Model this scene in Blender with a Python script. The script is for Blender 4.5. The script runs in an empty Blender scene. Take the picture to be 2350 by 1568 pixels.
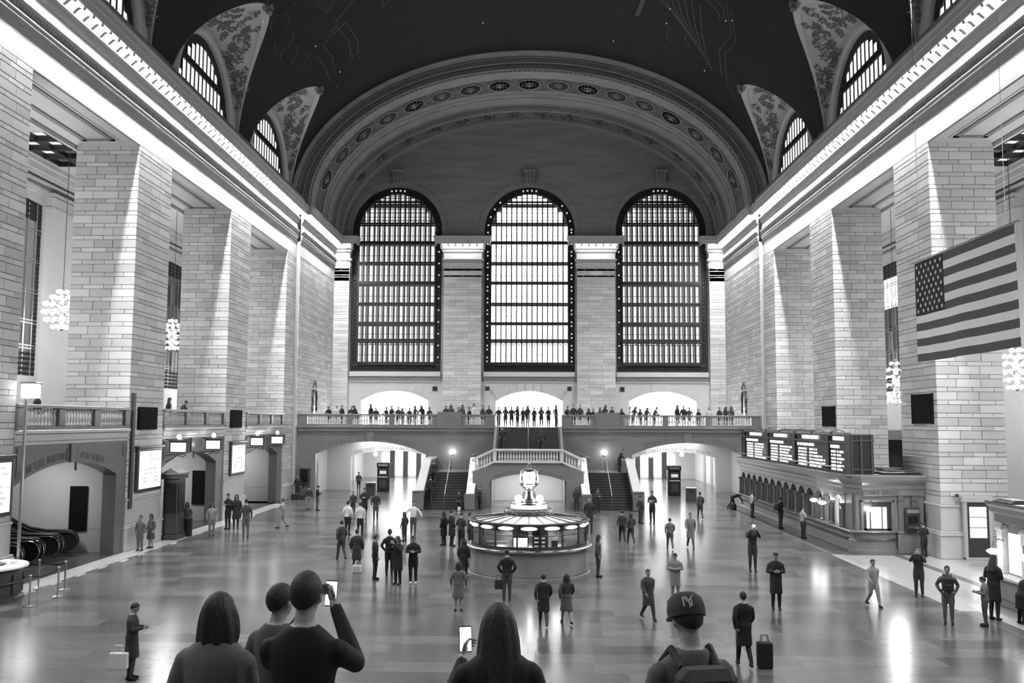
import bpy, bmesh, math, random
from math import sin, cos, pi, sqrt, atan2, radians, exp
from mathutils import Vector, Matrix
random.seed(7)
S = bpy.context.scene
C = S.collection

# ---------------------------------------------------------------- camera
FPX, TH, YAW, ROLL, EYE = 2100.0, math.atan(184/2100), math.atan(38/2100), radians(0.25), 5.95
def make_camera():
    fw = Vector((-sin(YAW)*cos(TH), cos(YAW)*cos(TH), sin(TH)))
    rt = Vector((cos(YAW), sin(YAW), 0)); up = rt.cross(fw)
    r2 = rt*cos(ROLL)+up*sin(ROLL); u2 = up*cos(ROLL)-rt*sin(ROLL)
    cd = bpy.data.cameras.new('camera'); cd.sensor_width = 36; cd.lens = 36*FPX/2350
    cd.clip_start = .05; cd.clip_end = 400
    co = bpy.data.objects.new('camera', cd); C.objects.link(co)
    m = Matrix((r2, u2, -fw)).transposed().to_4x4(); m.translation = (0, 0, EYE)
    co.matrix_world = m
    S.camera = co
make_camera()
# ---------------------------------------------------------------- light
S.view_settings.view_transform = 'Standard'; S.view_settings.look = 'None'
S.view_settings.gamma = 1.0; S.view_settings.use_curve_mapping = False
S.view_settings.exposure = 0.22
S.cycles.max_bounces = 5; S.cycles.diffuse_bounces = 3; S.cycles.glossy_bounces = 3
S.cycles.sample_clamp_indirect = 6.0; S.cycles.adaptive_threshold = .03; S.cycles.caustics_reflective = False; S.cycles.caustics_refractive = False
W = bpy.data.worlds.new('world'); S.world = W; W.use_nodes = True
W.node_tree.nodes['Background'].inputs[0].default_value = (1, 1, 1, 1)
W.node_tree.nodes['Background'].inputs[1].default_value = 0.06
LIGHT = dict(cornice=3400.0, bulb=1350.0, cap=60.0)
def area_light(name, loc, sx, sy, power, rot=(0, 0, 0), spread=pi):
    ld = bpy.data.lights.new(name, 'AREA'); ld.shape = 'RECTANGLE'; ld.size = sx; ld.size_y = sy
    ld.energy = power; ld.spread = spread
    o = bpy.data.objects.new(name, ld); C.objects.link(o); o.location = loc; o.rotation_euler = rot
    return o
def point_light(name, loc, power, r=.15):
    ld = bpy.data.lights.new(name, 'POINT'); ld.energy = power; ld.shadow_soft_size = r
    o = bpy.data.objects.new(name, ld); C.objects.link(o); o.location = loc
    return o
# lamps of the two long cornices behind the viewer (those in view are the bulbs in the coffers themselves)
for sg in (-1, 1):
    area_light('cornice_lamps', (sg*17.8, 11, 22.3), .2, 26, LIGHT['cornice'])
# ---------------------------------------------------------------- helpers
def mesh_of(name, verts, faces, smooth=False):
    me = bpy.data.meshes.new(name); me.from_pydata(verts, [], faces)
    if smooth:
        me.polygons.foreach_set('use_smooth', [True]*len(me.polygons))
    me.update(); return me
def link(name, me, mat=None, parent=None, loc=None, rz=None, kind=None):
    o = bpy.data.objects.new(name, me); C.objects.link(o)
    if mat is not None and not me.materials: me.materials.append(mat)
    if parent is not None: o.parent = parent
    if loc is not None: o.location = loc
    if rz is not None: o.rotation_euler = (0, 0, rz)
    if kind: o['kind'] = kind
    return o
def tag(o, label=None, cat=None, group=None, kind=None):
    if label: o['label'] = label
    if cat: o['category'] = cat
    if group: o['group'] = group
    if kind: o['kind'] = kind
    return o
def empty(name, loc=(0, 0, 0), rz=0, label=None, cat=None, group=None, kind=None):
    o = bpy.data.objects.new(name, None); C.objects.link(o); o.location = loc; o.rotation_euler = (0, 0, rz)
    return tag(o, label, cat, group, kind)
def copy_tree(o, parent=None, loc=None, rz=None):
    c = o.copy(); C.objects.link(c); c.parent = parent
    if loc is not None: c.location = loc
    if rz is not None: c.rotation_euler = (0, 0, rz)
    for ch in list(o.children): copy_tree(ch, c)
    return c

class MB:
    """collects geometry, then links it as one mesh object"""
    def __init__(s): s.v = []; s.f = []; s.m = []; s.mi = 0
    def add(s, vs, fs):
        n = len(s.v); s.v.extend(vs); s.f.extend([tuple(i+n for i in f) for f in fs]); s.m.extend([s.mi]*len(fs)); return s
    def box(s, x0, x1, y0, y1, z0, z1):
        if x1 < x0: x0, x1 = x1, x0
        if y1 < y0: y0, y1 = y1, y0
        if z1 < z0: z0, z1 = z1, z0
        return s.add([(x0, y0, z0), (x1, y0, z0), (x1, y1, z0), (x0, y1, z0), (x0, y0, z1), (x1, y0, z1), (x1, y1, z1), (x0, y1, z1)],
              [(3, 2, 1, 0), (4, 5, 6, 7), (0, 1, 5, 4), (1, 2, 6, 5), (2, 3, 7, 6), (3, 0, 4, 7)])
    def bbox(s, x0, x1, y0, y1, z0, z1, b=.02):
        """box with bevelled edges"""
        vs = []; 
        bm = bmesh.new(); bmesh.ops.create_cube(bm, size=1)
        for v in bm.verts: v.co = Vector(((x0+x1)/2+v.co.x*(x1-x0), (y0+y1)/2+v.co.y*(y1-y0), (z0+z1)/2+v.co.z*(z1-z0)))
        bmesh.ops.bevel(bm, geom=bm.edges[:], offset=b, segments=1, affect='EDGES')
        bm.verts.index_update()
        s.add([tuple(v.co) for v in bm.verts], [tuple(v.index for v in f.verts) for f in bm.faces]); bm.free(); return s
    def prism(s, poly, axis, a, b):
        """poly: 2-D outline; axis 'x','y','z': extruded from a to b along it"""
        n = len(poly)
        def P(u, v, t): return (t, u, v) if axis == 'x' else (u, t, v) if axis == 'y' else (u, v, t)
        vs = [P(u, v, a) for u, v in poly]+[P(u, v, b) for u, v in poly]
        fs = [tuple(range(n))[::-1], tuple(range(n, 2*n))]+[(i, (i+1) % n, n+(i+1) % n, n+i) for i in range(n)]
        return s.add(vs, fs)
    def tube(s, pts, r, n=8, closed=False, cap=True):
        pts = [Vector(p) for p in pts]; m = len(pts); rs = r if isinstance(r, (list, tuple)) else [r]*m
        base = len(s.v); vs = []; ref = None
        for i, p in enumerate(pts):
            if closed: t = pts[(i+1) % m]-pts[i-1]
            else: t = pts[min(i+1, m-1)]-pts[max(i-1, 0)]
            t = t.normalized() if t.length > 1e-9 else Vector((0, 0, 1))
            if ref is None: ref = Vector((0, 0, 1)) if abs(t.z) < .9 else Vector((1, 0, 0))
            a = ref-t*ref.dot(t)
            if a.length < 1e-6: a = t.orthogonal()
            a.normalize(); b = t.cross(a); ref = a
            for k in range(n):
                q = p+(a*cos(2*pi*k/n)+b*sin(2*pi*k/n))*rs[i]; vs.append(tuple(q))
        fs = []
        for i in range(m if closed else m-1):
            for k in range(n):
                j = (i+1) % m
                fs.append((i*n+k, i*n+(k+1) % n, j*n+(k+1) % n, j*n+k))
        if cap and not closed: fs += [tuple(range(n))[::-1], tuple(range((m-1)*n, m*n))]
        return s.add(vs, fs)
    def lathe(s, prof, n=16, c=(0, 0, 0), a0=0, a1=2*pi, rx=1, ry=1):
        """prof: (r, z) pairs bottom to top"""
        full = abs(a1-a0-2*pi) < 1e-6; m = n if full else n+1
        vs = []
        for r, z in prof:
            for k in range(m):
                a = a0+(a1-a0)*k/n; vs.append((c[0]+rx*r*cos(a), c[1]+ry*r*sin(a), c[2]+z))
        fs = []
        for i in range(len(prof)-1):
            for k in range(n):
                k2 = (k+1) % m
                fs.append((i*m+k, i*m+k2, (i+1)*m+k2, (i+1)*m+k))
        if full:
            if prof[0][0] > 1e-6: fs.append(tuple(range(m))[::-1])
            if prof[-1][0] > 1e-6: fs.append(tuple(range((len(prof)-1)*m, len(prof)*m)))
        return s.add(vs, fs)
    def sphere(s, c, r, n=12, m=8, sc=(1, 1, 1)):
        vs = [(c[0], c[1], c[2]-r*sc[2])]
        for i in range(1, m):
            t = -pi/2+pi*i/m
            for k in range(n):
                a = 2*pi*k/n; vs.append((c[0]+r*sc[0]*cos(t)*cos(a), c[1]+r*sc[1]*cos(t)*sin(a), c[2]+r*sc[2]*sin(t)))
        vs.append((c[0], c[1], c[2]+r*sc[2])); L = len(vs)-1
        fs = [(0, 1+(k+1) % n, 1+k) for k in range(n)]
        for i in range(m-2):
            for k in range(n): fs.append((1+i*n+k, 1+i*n+(k+1) % n, 1+(i+1)*n+(k+1) % n, 1+(i+1)*n+k))
        b = 1+(m-2)*n
        fs += [(b+k, b+(k+1) % n, L) for k in range(n)]
        return s.add(vs, fs)
    def xf(s, M, start=0):
        for i in range(start, len(s.v)): s.v[i] = tuple(M @ Vector(s.v[i]))
        return s
    def mesh(s, name, mats=None, smooth=False):
        me = mesh_of(name, s.v, s.f, smooth)
        if mats:
            for m in (mats if isinstance(mats, (list, tuple)) else [mats]): me.materials.append(m)
        if any(s.m): me.polygons.foreach_set('material_index', s.m)
        return me
    def build(s, name, mat=None, parent=None, loc=None, rz=None, smooth=False, kind=None):
        return link(name, s.mesh(name, mat, smooth), None, parent, loc, rz, kind)
def smooth_angle(o, ang=35):
    me = o.data
    me.polygons.foreach_set('use_smooth', [True]*len(me.polygons))
    me.set_sharp_from_angle(angle=radians(ang)); return o

# ---------------------------------------------------------------- materials (all grey: a black-and-white photograph)
def nt(name):
    m = bpy.data.materials.new(name); m.use_nodes = True; t = m.node_tree
    return m, t, t.nodes['Principled BSDF']
def G(v, a=1): return (v, v, v, a)
def mat(name, v, rough=.6, metal=0, spec=.5, noise=0, scale=3, rnd=0, isl=0, bump=0, bscale=20, stretch=None):
    """grey v; noise = +-amplitude of a cloudy tone; rnd / isl = tone varying from object to object / piece to piece"""
    m, t, p = nt(name); N, L = t.nodes, t.links
    p.inputs['Roughness'].default_value = rough; p.inputs['Metallic'].default_value = metal
    p.inputs['Specular IOR Level'].default_value = spec; p.inputs['Base Color'].default_value = G(v)
    val = None
    def addv(sock, lo, hi):
        nonlocal val
        r = N.new('ShaderNodeMapRange'); r.inputs[3].default_value = lo; r.inputs[4].default_value = hi
        L.new(sock, r.inputs[0])
        if val is None: val = r.outputs[0]
        else:
            a = N.new('ShaderNodeMath'); a.operation = 'MULTIPLY'; L.new(val, a.inputs[0]); L.new(r.outputs[0], a.inputs[1]); val = a.outputs[0]
    vec = None
    if noise or bump:
        tc = N.new('ShaderNodeTexCoord'); g = N.new('ShaderNodeNewGeometry')
        vec = g.outputs['Position']
        if stretch:
            mp = N.new('ShaderNodeMapping'); mp.inputs['Scale'].default_value = stretch; L.new(vec, mp.inputs[0]); vec = mp.outputs[0]
    if noise:
        n = N.new('ShaderNodeTexNoise'); n.inputs['Scale'].default_value = scale; n.inputs['Detail'].default_value = 5
        L.new(vec, n.inputs['Vector']); addv(n.outputs[0], 1-noise*1.6, 1+noise*1.6)
    if rnd:
        oi = N.new('ShaderNodeObjectInfo'); addv(oi.outputs['Random'], 1-rnd, 1+rnd)
    if isl:
        g2 = N.new('ShaderNodeNewGeometry'); addv(g2.outputs['Random Per Island'], 1-isl, 1+isl)
    if val is not None:
        mu = N.new('ShaderNodeMath'); mu.operation = 'MULTIPLY'; mu.inputs[1].default_value = v; L.new(val, mu.inputs[0])
        cb = N.new('ShaderNodeCombineColor')
        for i in range(3): L.new(mu.outputs[0], cb.inputs[i])
        L.new(cb.outputs[0], p.inputs['Base Color'])
    if bump:
        nb = N.new('ShaderNodeTexNoise'); nb.inputs['Scale'].default_value = bscale; nb.inputs['Detail'].default_value = 4
        L.new(vec, nb.inputs['Vector'])
        b = N.new('ShaderNodeBump'); b.inputs['Strength'].default_value = bump; b.inputs['Distance'].default_value = .02
        L.new(nb.outputs[0], b.inputs['Height']); L.new(b.outputs[0], p.inputs['Normal'])
    return m
def emit(name, strength, v=1.0):
    m = bpy.data.materials.new(name); m.use_nodes = True; t = m.node_tree; t.nodes.clear()
    e = t.nodes.new('ShaderNodeEmission'); e.inputs[0].default_value = G(v); e.inputs[1].default_value = strength
    o = t.nodes.new('ShaderNodeOutputMaterial'); t.links.new(e.outputs[0], o.inputs[0]); return m
def glass(name, alpha=.15, tint=.9):
    m = bpy.data.materials.new(name); m.use_nodes = True; t = m.node_tree; t.nodes.clear()
    tr = t.nodes.new('ShaderNodeBsdfTransparent'); tr.inputs[0].default_value = G(tint)
    gl = t.nodes.new('ShaderNodeBsdfGlossy'); gl.inputs[0].default_value = G(.9); gl.inputs[1].default_value = .05
    mx = t.nodes.new('ShaderNodeMixShader'); mx.inputs[0].default_value = alpha
    o = t.nodes.new('ShaderNodeOutputMaterial')
    t.links.new(tr.outputs[0], mx.inputs[1]); t.links.new(gl.outputs[0], mx.inputs[2]); t.links.new(mx.outputs[0], o.inputs[0]); return m

M = dict(
    stone=mat('stone_block', .56, .75, rnd=.18, noise=.05, scale=1.2, bump=.08),
    stone_i=mat('stone_blocks', .56, .75, isl=.18, noise=.05, scale=1.2, bump=.08),
    mortar=mat('mortar', .38, .9),
    plain=mat('plain_stone', .56, .75, noise=.06, scale=.8, bump=.05),
    plaster=mat('plaster', .55, .7, noise=.05, scale=1.0),
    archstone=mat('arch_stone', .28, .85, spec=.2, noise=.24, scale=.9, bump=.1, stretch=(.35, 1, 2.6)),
    orn=mat('ornament', .22, .7, noise=.1, scale=3),
    orn_d=mat('dark_ornament', .035, .6, noise=.2, scale=5),
    orn_b=mat('carved_band', .13, .7, noise=.1, scale=3), petal=mat('rosette_petal', .085, .6),
    relief=mat('relief_plaster', .5, .75, noise=.12, scale=1.5),
    vault=mat('painted_vault', .034, .9, spec=.08, noise=.12, scale=.5, bump=.05, bscale=2),
    figure=mat('painted_line', .075, .8), star=emit('star_bulb', .35),
    marble=mat('marble', .155, .28, noise=.12, scale=1.2, stretch=(1, 1, 1.6), bump=.01),
    marble_l=mat('pale_marble', .5, .3, noise=.08, scale=1.5),
    marble_d=mat('grey_marble', .17, .25, noise=.12, scale=1.4),
    slab=mat('floor_slab', .105, .2, spec=.32, rnd=.36, noise=.2, scale=1.1, stretch=(.6, 2.0, 1), bump=.012, bscale=3),
    slab_i=mat('floor_slabs', .105, .2, spec=.32, isl=.36, noise=.2, scale=1.1, stretch=(.6, 2.0, 1), bump=.012, bscale=3),
    slab_w=mat('border_slab', .42, .22, rnd=.08, noise=.08, scale=1.2),
    dfloor=mat('dark_floor', .12, .25, noise=.15, scale=2),
    iron=mat('dark_iron', .022, .45, metal=.3), grille=mat('cast_grille', .03, .5, metal=.2),
    bronze=mat('bronze', .10, .35, metal=.8), brass=mat('brass', .55, .22, metal=1), steel=mat('steel', .6, .25, metal=1),
    black=mat('black', .012, .5), screen=mat('dark_screen', .008, .25), dgrey=mat('dark_grey', .05, .5), grey=mat('mid_grey', .22, .5),
    white=mat('white_paint', .75, .5), paper=mat('paper', .8, .6), wood=mat('dark_wood', .06, .4, noise=.2, scale=6),
    step=mat('stair_step', .035, .4, noise=.15, scale=3), letter=mat('incised_letter', .10, .7),
    marble_t=mat('ticket_marble', .22, .28, noise=.12, scale=1.3), modil=mat('modillion', .42, .7), spk=mat('speaker_cloth', .012, .95, spec=.1),
    glass=glass('glass'), rubber=mat('rubber', .015, .4),
    pane=emit('bright_pane', 3.4), pane_s=emit('lit_pane', .85), pane_h=emit('half_lit_pane', .2), pane_d=emit('dim_pane', .1), pane_l=emit('lunette_pane', 1.1),
    bulb=emit('bulb', 9), cbulb=emit('cornice_bulb', LIGHT['bulb']), globe=emit('globe_lamp', 22), glow=emit('glow_panel', 5), clockface=emit('clock_face', 3.2),
    led=emit('led', 1.6), led2=emit('led_header', 3.0), screen_on=emit('screen_lit', 2.2), poster=emit('poster_lit', 1.0, .95), poster_ink=emit('poster_ink', .62),
)

# faint emitters need not be searched as light sources
for k in ('star', 'led', 'led2', 'poster_ink', 'pane_d', 'pane_h', 'clockface', 'bulb', 'pane_l', 'screen_on', 'poster'): M[k].cycles.emission_sampling = 'NONE'
# ---------------------------------------------------------------- lettering: a small serif stroke alphabet
def _arc(cx, cy, rx, ry, a0, a1, n=10): return [(cx+rx*cos(radians(a0+(a1-a0)*i/n)), cy+ry*sin(radians(a0+(a1-a0)*i/n))) for i in range(n+1)]
def _glyphs():
    T, t = .13, .06; g = {}
    g['A'] = (.8, [([(.08, 0), (.4, 1)], t), ([(.4, 1), (.72, 0)], T), ([(.2, .36), (.6, .36)], t)])
    g['B'] = (.62, [([(.13, 0), (.13, 1)], T), ([(.13, 1)]+_arc(.33, .77, .22, .23, 90, -90)+[(.13, .54)], .09), ([(.13, .54)]+_arc(.34, .27, .25, .27, 90, -90)+[(.13, 0)], .09)])
    g['C'] = (.78, [(_arc(.42, .5, .34, .5, 45, 315, 16), .1)])
    g['D'] = (.78, [([(.13, 0), (.13, 1)], T), ([(.13, 1)]+_arc(.33, .5, .38, .5, 90, -90, 14)+[(.13, 0)], .09)])
    g['E'] = (.6, [([(.13, 0), (.13, 1)], T), ([(.13, .97), (.55, .97)], t), ([(.13, .52), (.46, .52)], t), ([(.13, .03), (.57, .03)], t)])
    g['F'] = (.58, g['E'][1][:3])
    g['G'] = (.82, [(_arc(.42, .5, .34, .5, 45, 330, 16), .1), ([(.72, .05), (.72, .42)], T), ([(.54, .42), (.8, .42)], t)])
    g['H'] = (.82, [([(.13, 0), (.13, 1)], T), ([(.69, 0), (.69, 1)], T), ([(.13, .52), (.69, .52)], t)])
    g['I'] = (.32, [([(.16, 0), (.16, 1)], T)])
    g['K'] = (.76, [([(.13, 0), (.13, 1)], T), ([(.16, .45), (.64, 1)], t), ([(.28, .56), (.68, 0)], T)])
    g['L'] = (.58, [([(.13, 0), (.13, 1)], T), ([(.13, .03), (.55, .03)], t)])
    g['M'] = (.96, [([(.12, 0), (.14, 1)], t), ([(.14, 1), (.48, .05)], T), ([(.48, .05), (.82, 1)], t), ([(.82, 1), (.84, 0)], T)])
    g['N'] = (.84, [([(.13, 0), (.13, 1)], t), ([(.13, 1), (.7, 0)], T), ([(.7, 0), (.7, 1)], t)])
    g['O'] = (.86, [(_arc(.43, .5, .35, .5, 0, 360, 22), .1)])
    g['P'] = (.6, [([(.13, 0), (.13, 1)], T), ([(.13, 1)]+_arc(.32, .74, .24, .26, 90, -90)+[(.13, .48)], .09)])
    g['R'] = (.7, g['P'][1]+[([(.3, .48), (.66, 0)], T)])
    g['S'] = (.58, [(_arc(.29, .76, .2, .23, 30, 270, 10)+_arc(.29, .27, .22, .26, 90, -150, 10), .1)])
    g['T'] = (.7, [([(.35, 0), (.35, 1)], T), ([(.04, .97), (.66, .97)], t)])
    g['U'] = (.8, [([(.13, 1), (.13, .35)]+_arc(.4, .33, .27, .33, 180, 360)+[(.67, .35), (.67, 1)], .09)])
    g['V'] = (.78, [([(.06, 1), (.39, 0)], T), ([(.39, 0), (.72, 1)], t)])
    g['W'] = (1.1, [([(.05, 1), (.3, 0)], T), ([(.3, 0), (.54, .9)], t), ([(.54, .9), (.8, 0)], T), ([(.8, 0), (1.05, 1)], t)])
    g['X'] = (.78, [([(.08, 1), (.7, 0)], T), ([(.68, 1), (.1, 0)], t)])
    g['Y'] = (.74, [([(.06, 1), (.37, .48)], T), ([(.68, 1), (.37, .48)], t), ([(.37, .48), (.37, 0)], T)])
    g['0'] = (.66, [(_arc(.33, .5, .25, .5, 0, 360, 20), .09)])
    g['1'] = (.4, [([(.2, 0), (.2, 1)], T), ([(.2, 1), (.06, .84)], t)])
    g['2'] = (.62, [(_arc(.3, .74, .22, .26, 160, -35, 10)+[(.06, .04), (.58, .04)], .09)])
    g['4'] = (.66, [([(.46, 0), (.46, 1)], T), ([(.46, 1), (.04, .3), (.64, .3)], t)])
    g['5'] = (.6, [([(.52, .97), (.14, .97), (.12, .56)]+_arc(.28, .31, .25, .31, 110, -150, 12), .08)])
    g['6'] = (.62, [([(.5, .98), (.2, .7)]+_arc(.31, .3, .23, .3, 150, 510, 18), .09)])
    g['7'] = (.6, [([(.06, .97), (.56, .97), (.22, 0)], .09)])
    g['.'] = (.3, [([(.1, .45), (.2, .45)], .12)])
    g['>'] = (.9, [([(.05, .5), (.8, .5)], .08), ([(.55, .75), (.82, .5), (.55, .25)], .08)])
    g[' '] = (.42, [])
    return g
GL = _glyphs()
def text_width(s, gap=.1): return sum(GL[c][0]+gap for c in s)-gap
class Letters:
    """a line of lettering: every letter a mesh of its own under one part"""
    def __init__(s): s.ms = []
    def xf(s, M_):
        for m in s.ms: m.xf(M_)
        return s
    def build(s, name, mat_, parent):
        e = bpy.data.objects.new(name, None); C.objects.link(e); e.parent = parent
        for m in s.ms: m.build('letter', mat_, e)
        return e
def text_mesh(s, h, place, thick=.012, gap=.1):
    """place(u, v) -> (point, normal) where u runs along the line in metres from its middle, v is the height above the baseline"""
    out = Letters(); mb = MB(); x = -text_width(s, gap)*h/2
    def quad(a, b, w):
        dx, dy = b[0]-a[0], b[1]-a[1]; L = sqrt(dx*dx+dy*dy) or 1; nx, ny = -dy/L*w/2, dx/L*w/2
        q = [(a[0]+nx, a[1]+ny), (a[0]-nx, a[1]-ny), (b[0]-nx, b[1]-ny), (b[0]+nx, b[1]+ny)]
        fr = []; bk = []
        for u, v in q:
            p, n = place(x+u*h, v*h); fr.append(tuple(Vector(p)+Vector(n)*thick)); bk.append(tuple(Vector(p)-Vector(n)*.01))
        mb.add(fr+bk, [(0, 1, 2, 3), (0, 4, 5, 1), (1, 5, 6, 2), (2, 6, 7, 3), (3, 7, 4, 0)])
    for ch in s:
        w, strokes = GL[ch]
        for pts, th in strokes:
            for i in range(len(pts)-1): quad(pts[i], pts[i+1], th)
            if len(pts) == 2 and ch.isalpha() and th > .05:
                for e in pts:
                    if e[1] in (0, 1) and not (ch in 'M' and e[1] == 0 and 0): quad((e[0]-.12, abs(e[1]-.02)), (e[0]+.12, abs(e[1]-.02)), .04)
        x += (w+gap)*h
        if mb.v: out.ms.append(mb)
        mb = MB()
    return out

# ---------------------------------------------------------------- masonry
_blk = {}
def block_mesh(w, h, d=.05, ch=.012):
    k = (round(w, 2), round(h, 2), d)
    if k not in _blk:
        a, b = w/2, h/2; c = ch
        vs = [(-a+c, -d, -b+c), (a-c, -d, -b+c), (a-c, -d, b-c), (-a+c, -d, b-c), (-a, -d+c, -b), (a, -d+c, -b), (a, -d+c, b), (-a, -d+c, b), (-a, .02, -b), (a, .02, -b), (a, .02, b), (-a, .02, b)]
        fs = [(0, 1, 2, 3)]+[(4+i, 4+(i+1) % 4, (i+1) % 4, i) for i in range(4)]+[(8+i, 8+(i+1) % 4, 4+(i+1) % 4, 4+i) for i in range(4)]
        me = mesh_of('stone_block', vs, fs); me.materials.append(M['stone']); _blk[k] = (me, vs, fs)
    return _blk[k]
class Masonry:
    """courses of stone over the faces of a pier or wall: the big ones become objects named stone_block, the rest one joined part"""
    def __init__(s, parent, name='stone_block'): s.parent = parent; s.st = []; s.name = name
    def face(s, a, b, z0, z1, rz, h1=.38, h2=.2, w=1.25, gap=.018, seed=0, arch=None, big=True):
        """a, b: end points (x, y) of the face, left to right as seen from outside; rz: turn of the outward normal from -Y"""
        rg = random.Random(seed+int(a[0]*7+a[1]*13)); L = sqrt((b[0]-a[0])**2+(b[1]-a[1])**2); ux, uy = (b[0]-a[0])/L, (b[1]-a[1])/L
        z = z0; k = 0
        while z < z1-.08:
            h = h1 if k % 2 == 0 else h2
            if z+h > z1-.1: h = z1-z
            n = max(1, round(L/w)) ; off = .5 if k % 2 else 0
            cuts = [0]
            for i in range(n+1):
                c = (i+off+rg.uniform(-.12, .12))*L/n
                if .25 < c < L-.25 and c-cuts[-1] > .3: cuts.append(c)
            cuts.append(L)
            for i in range(len(cuts)-1):
                u0, u1 = cuts[i], cuts[i+1]; bw = round(u1-u0-gap, 2); bh = round(h-gap, 2)
                if bw < .1 or bh < .04: continue
                um = (u0+u1)/2; zm = z+h/2
                if arch and not arch(um, u0, u1, zm-h/2, zm+h/2): continue
                s.st.append((bw*bh if (k % 2 == 0 and big) else -bw, bw, bh, (a[0]+ux*um, a[1]+uy*um, zm), rz))
            z += h; k += 1
        return s
    def build(s, limit=300):
        s.st.sort(key=lambda t: -t[0]); mb = MB()
        for i, (sc, w, h, p, rz) in enumerate(s.st):
            me, vs, fs = block_mesh(w, h)
            if i < limit and sc > 0:
                link(s.name, me, None, s.parent, p, rz)
            else:
                c, sn = cos(rz), sin(rz)
                mb.add([(p[0]+x*c-y*sn, p[1]+x*sn+y*c, p[2]+z) for x, y, z in vs], fs)
        if mb.v:
            mb.build(s.name+'s', M['stone_i'], s.parent, kind='stuff')
RZ = dict(w=0, e=pi, px=pi/2, nx=-pi/2)     # outward normal: west (-Y, to the camera), east, +X, -X

def arch_z(u, uc, hw, zs, rise, shape):
    t = min(1, abs(u-uc)/hw)
    if shape == 'seg':
        R = (hw*hw+rise*rise)/(2*rise); return zs+rise-R+sqrt(max(0, R*R-(t*hw)**2))
    return zs+rise*sqrt(max(0, 1-t*t))
def arch_wall(mb, P, u0, u1, z0, z1, ops, th, n=20, ztop=None):
    """wall with arched openings. P(u, z, d): point, d = depth behind the front. ops: dicts uc, hw, zs, rise, shape, zb"""
    ops = sorted(ops, key=lambda o: o['uc']); segs = []; u = u0
    zt = ztop or (lambda u: z1)
    for o in ops:
        a, b = o['uc']-o['hw'], o['uc']+o['hw']
        if a > u: segs.append((u, a, None))
        segs.append((a, b, o)); u = b
    if u < u1: segs.append((u, u1, None))
    def q(a, b, c, d): mb.add([a, b, c, d], [(0, 1, 2, 3)])
    for a, b, o in segs:
        m = n if (o or ztop) else 1
        for i in range(m):
            if o:   # cosine spacing follows the arch near its springing
                ua = o['uc']-o['hw']*cos(pi*i/m); ub = o['uc']-o['hw']*cos(pi*(i+1)/m)
            else: ua = a+(b-a)*i/m; ub = a+(b-a)*(i+1)/m
            if o is None:
                q(P(ua, z0, 0), P(ub, z0, 0), P(ub, zt(ub), 0), P(ua, zt(ua), 0)); q(P(ub, z0, th), P(ua, z0, th), P(ua, zt(ua), th), P(ub, zt(ub), th))
                continue
            za, zb_ = (arch_z(x, o['uc'], o['hw'], o['zs'], o['rise'], o.get('shape', 'ell')) for x in (ua, ub))
            q(P(ua, za, 0), P(ub, zb_, 0), P(ub, zt(ub), 0), P(ua, zt(ua), 0)); q(P(ub, zb_, th), P(ua, za, th), P(ua, zt(ua), th), P(ub, zt(ub), th))
            q(P(ua, za, 0), P(ua, za, th), P(ub, zb_, th), P(ub, zb_, 0))
            zb = o.get('zb', z0)
            if zb > z0:
                q(P(ua, z0, 0), P(ub, z0, 0), P(ub, zb, 0), P(ua, zb, 0)); q(P(ub, z0, th), P(ua, z0, th), P(ua, zb, th), P(ub, zb, th)); q(P(ua, zb, 0), P(ub, zb, 0), P(ub, zb, th), P(ua, zb, th))
        if o:
            zb = o.get('zb', z0)
            for x, sg in ((a, 1), (b, -1)):
                p = [P(x, zb, 0), P(x, zb, th), P(x, o['zs'], th), P(x, o['zs'], 0)]
                q(*(p if sg > 0 else p[::-1]))
    # top and ends
    m = 40
    for i in range(m):
        ua, ub = u0+(u1-u0)*i/m, u0+(u1-u0)*(i+1)/m
        q(P(ua, zt(ua), 0), P(ub, zt(ub), 0), P(ub, zt(ub), th), P(ua, zt(ua), th))
    for x in (u0, u1): q(P(x, z0, 0), P(x, z0, th), P(x, zt(x), th), P(x, zt(x), 0))
    return mb
def on_arc(uc, hw, zs, rise, shape, lift, plane):
    """lettering placed along an arch"""
    def base(u):
        z = arch_z(uc+u, uc, hw, zs, rise, shape)+lift
        z2 = arch_z(uc+u+.02, uc, hw, zs, rise, shape)+lift
        return z, atan2(z2-z, .02)
    return base
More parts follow.
